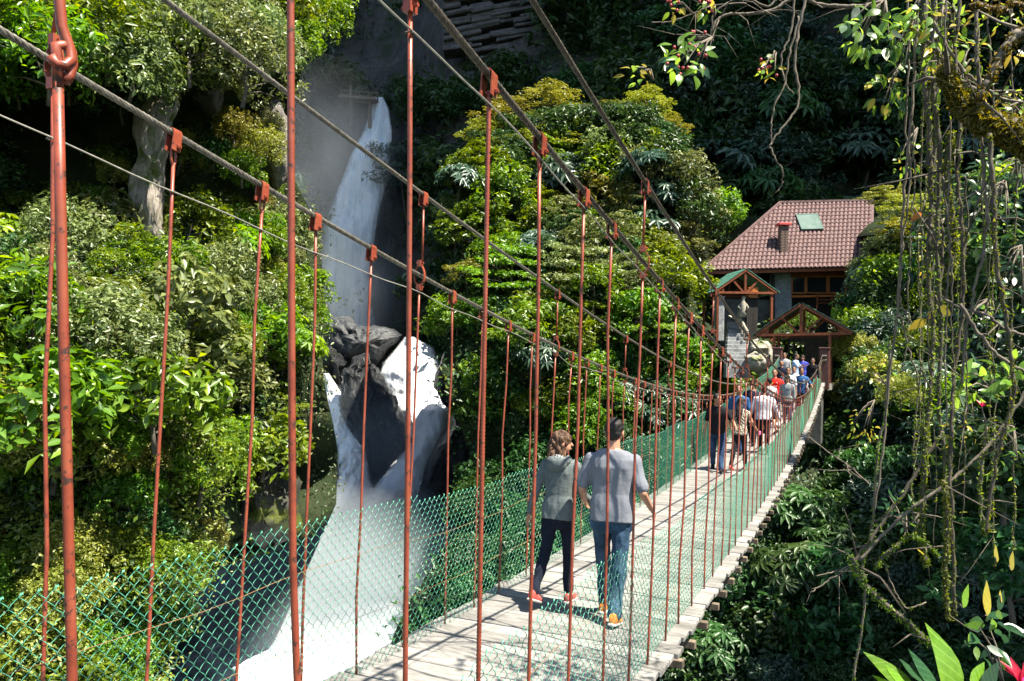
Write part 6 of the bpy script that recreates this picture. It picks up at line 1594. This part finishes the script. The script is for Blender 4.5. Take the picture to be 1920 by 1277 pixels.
def flower(px, py, D, n, L, label, up=(0, 0, 1)):
    a = at(px, py, D); e = empty('flower', a, label=label, cat='flower')
    for k in range(n):
        d = Vector(up) * .8 + Vector((random.gauss(0, .7), random.gauss(0, .5), random.gauss(0, .4))); leaf_at(e, a, a, d, L / FPX * D * random.uniform(.7, 1.2), 'r', None, 0, 'petal')
    mb = MB(); mb.tube([Vector((0, 0, 0)), Vector((.02, 0, -.08)), Vector((.03, .02, -.2))], .004, 5); mb.build('flower_stem', VINE, e, True)
flower(1914, 1282, 2.6, 7, 42, 'crimson flower in the bottom right corner'); flower(1800, 188, 4.2, 5, 22, 'pink blossom caught beside the mossy limb', (-1, 0, .2)); flower(1840, 762, 4.3, 6, 14, 'orange-red flower cluster among the large shiny leaves')

# ================================================================== SPRAY AND HAZE
def vol_mat(name, dens, col, noise_scale=None, aniso=.2, blob=False):
    m = bpy.data.materials.new(name); m.use_nodes = True; t = m.node_tree; t.nodes.remove(t.nodes['Principled BSDF']); v = t.nodes.new('ShaderNodeVolumePrincipled')
    v.inputs['Color'].default_value = (*col, 1); v.inputs['Density'].default_value = dens; v.inputs['Anisotropy'].default_value = aniso; t.links.new(v.outputs[0], t.nodes['Material Output'].inputs['Volume'])
    if blob:
        tc = t.nodes.new('ShaderNodeTexCoord'); ln = t.nodes.new('ShaderNodeVectorMath'); ln.operation = 'LENGTH'; t.links.new(tc.outputs['Object'], ln.inputs[0])
        mr = t.nodes.new('ShaderNodeMapRange'); t.links.new(ln.outputs['Value'], mr.inputs[0]); mr.inputs[1].default_value = 1.; mr.inputs[2].default_value = .15; mr.inputs[3].default_value = 0; mr.inputs[4].default_value = 1
        nz = t.nodes.new('ShaderNodeTexNoise'); t.links.new(tc.outputs['Object'], nz.inputs['Vector']); nz.inputs['Scale'].default_value = noise_scale; nz.inputs['Detail'].default_value = 3
        a = t.nodes.new('ShaderNodeMath'); a.operation = 'SUBTRACT'; t.links.new(nz.outputs['Fac'], a.inputs[0]); a.inputs[1].default_value = .18
        b = t.nodes.new('ShaderNodeMath'); b.operation = 'MULTIPLY'; t.links.new(a.outputs[0], b.inputs[0]); t.links.new(mr.outputs[0], b.inputs[1])
        c = t.nodes.new('ShaderNodeMath'); c.operation = 'MULTIPLY'; c.use_clamp = False; t.links.new(b.outputs[0], c.inputs[0]); c.inputs[1].default_value = dens * 3; t.links.new(c.outputs[0], v.inputs['Density'])
    return m
def puff(px, py, D, r, dens, label):
    mb = MB(); ellipsoid(mb, (0, 0, 0), (1, 1, 1), None, 10); o = mb.build('spray_mist', vol_mat('spray_mist', dens, (.80, .91, 1.), 2.2, .0, True), smooth=True, loc=at(px, py, D), kind='stuff'); o.scale = r; o.rotation_euler = (0, 0, YAW); return o  # spray itself is white; the blue of the shade is put into its colour
puff(640, 1090, 50, (12, 15, 6.5), .34, '')
puff(665, 560, 84, (7, 5, 8.5), .09, '')
puff(620, 330, 84, (9, 6, 14), .035, '')
puff(720, 840, 64, (7, 5, 7), .05, '')
if 0: pass
mb = MB(); x0, x1, y0, y1 = -260, 200, -12, 330
mb.box(((x0 + x1) / 2, (y0 + y1) / 2, 90), (x1 - x0, y1 - y0, 260)); mb.v = [tuple(v) for v in mb.v]
hz = 0 and mb.build('haze', vol_mat('haze', .0005, (.80, .90, 1.)), kind='stuff')
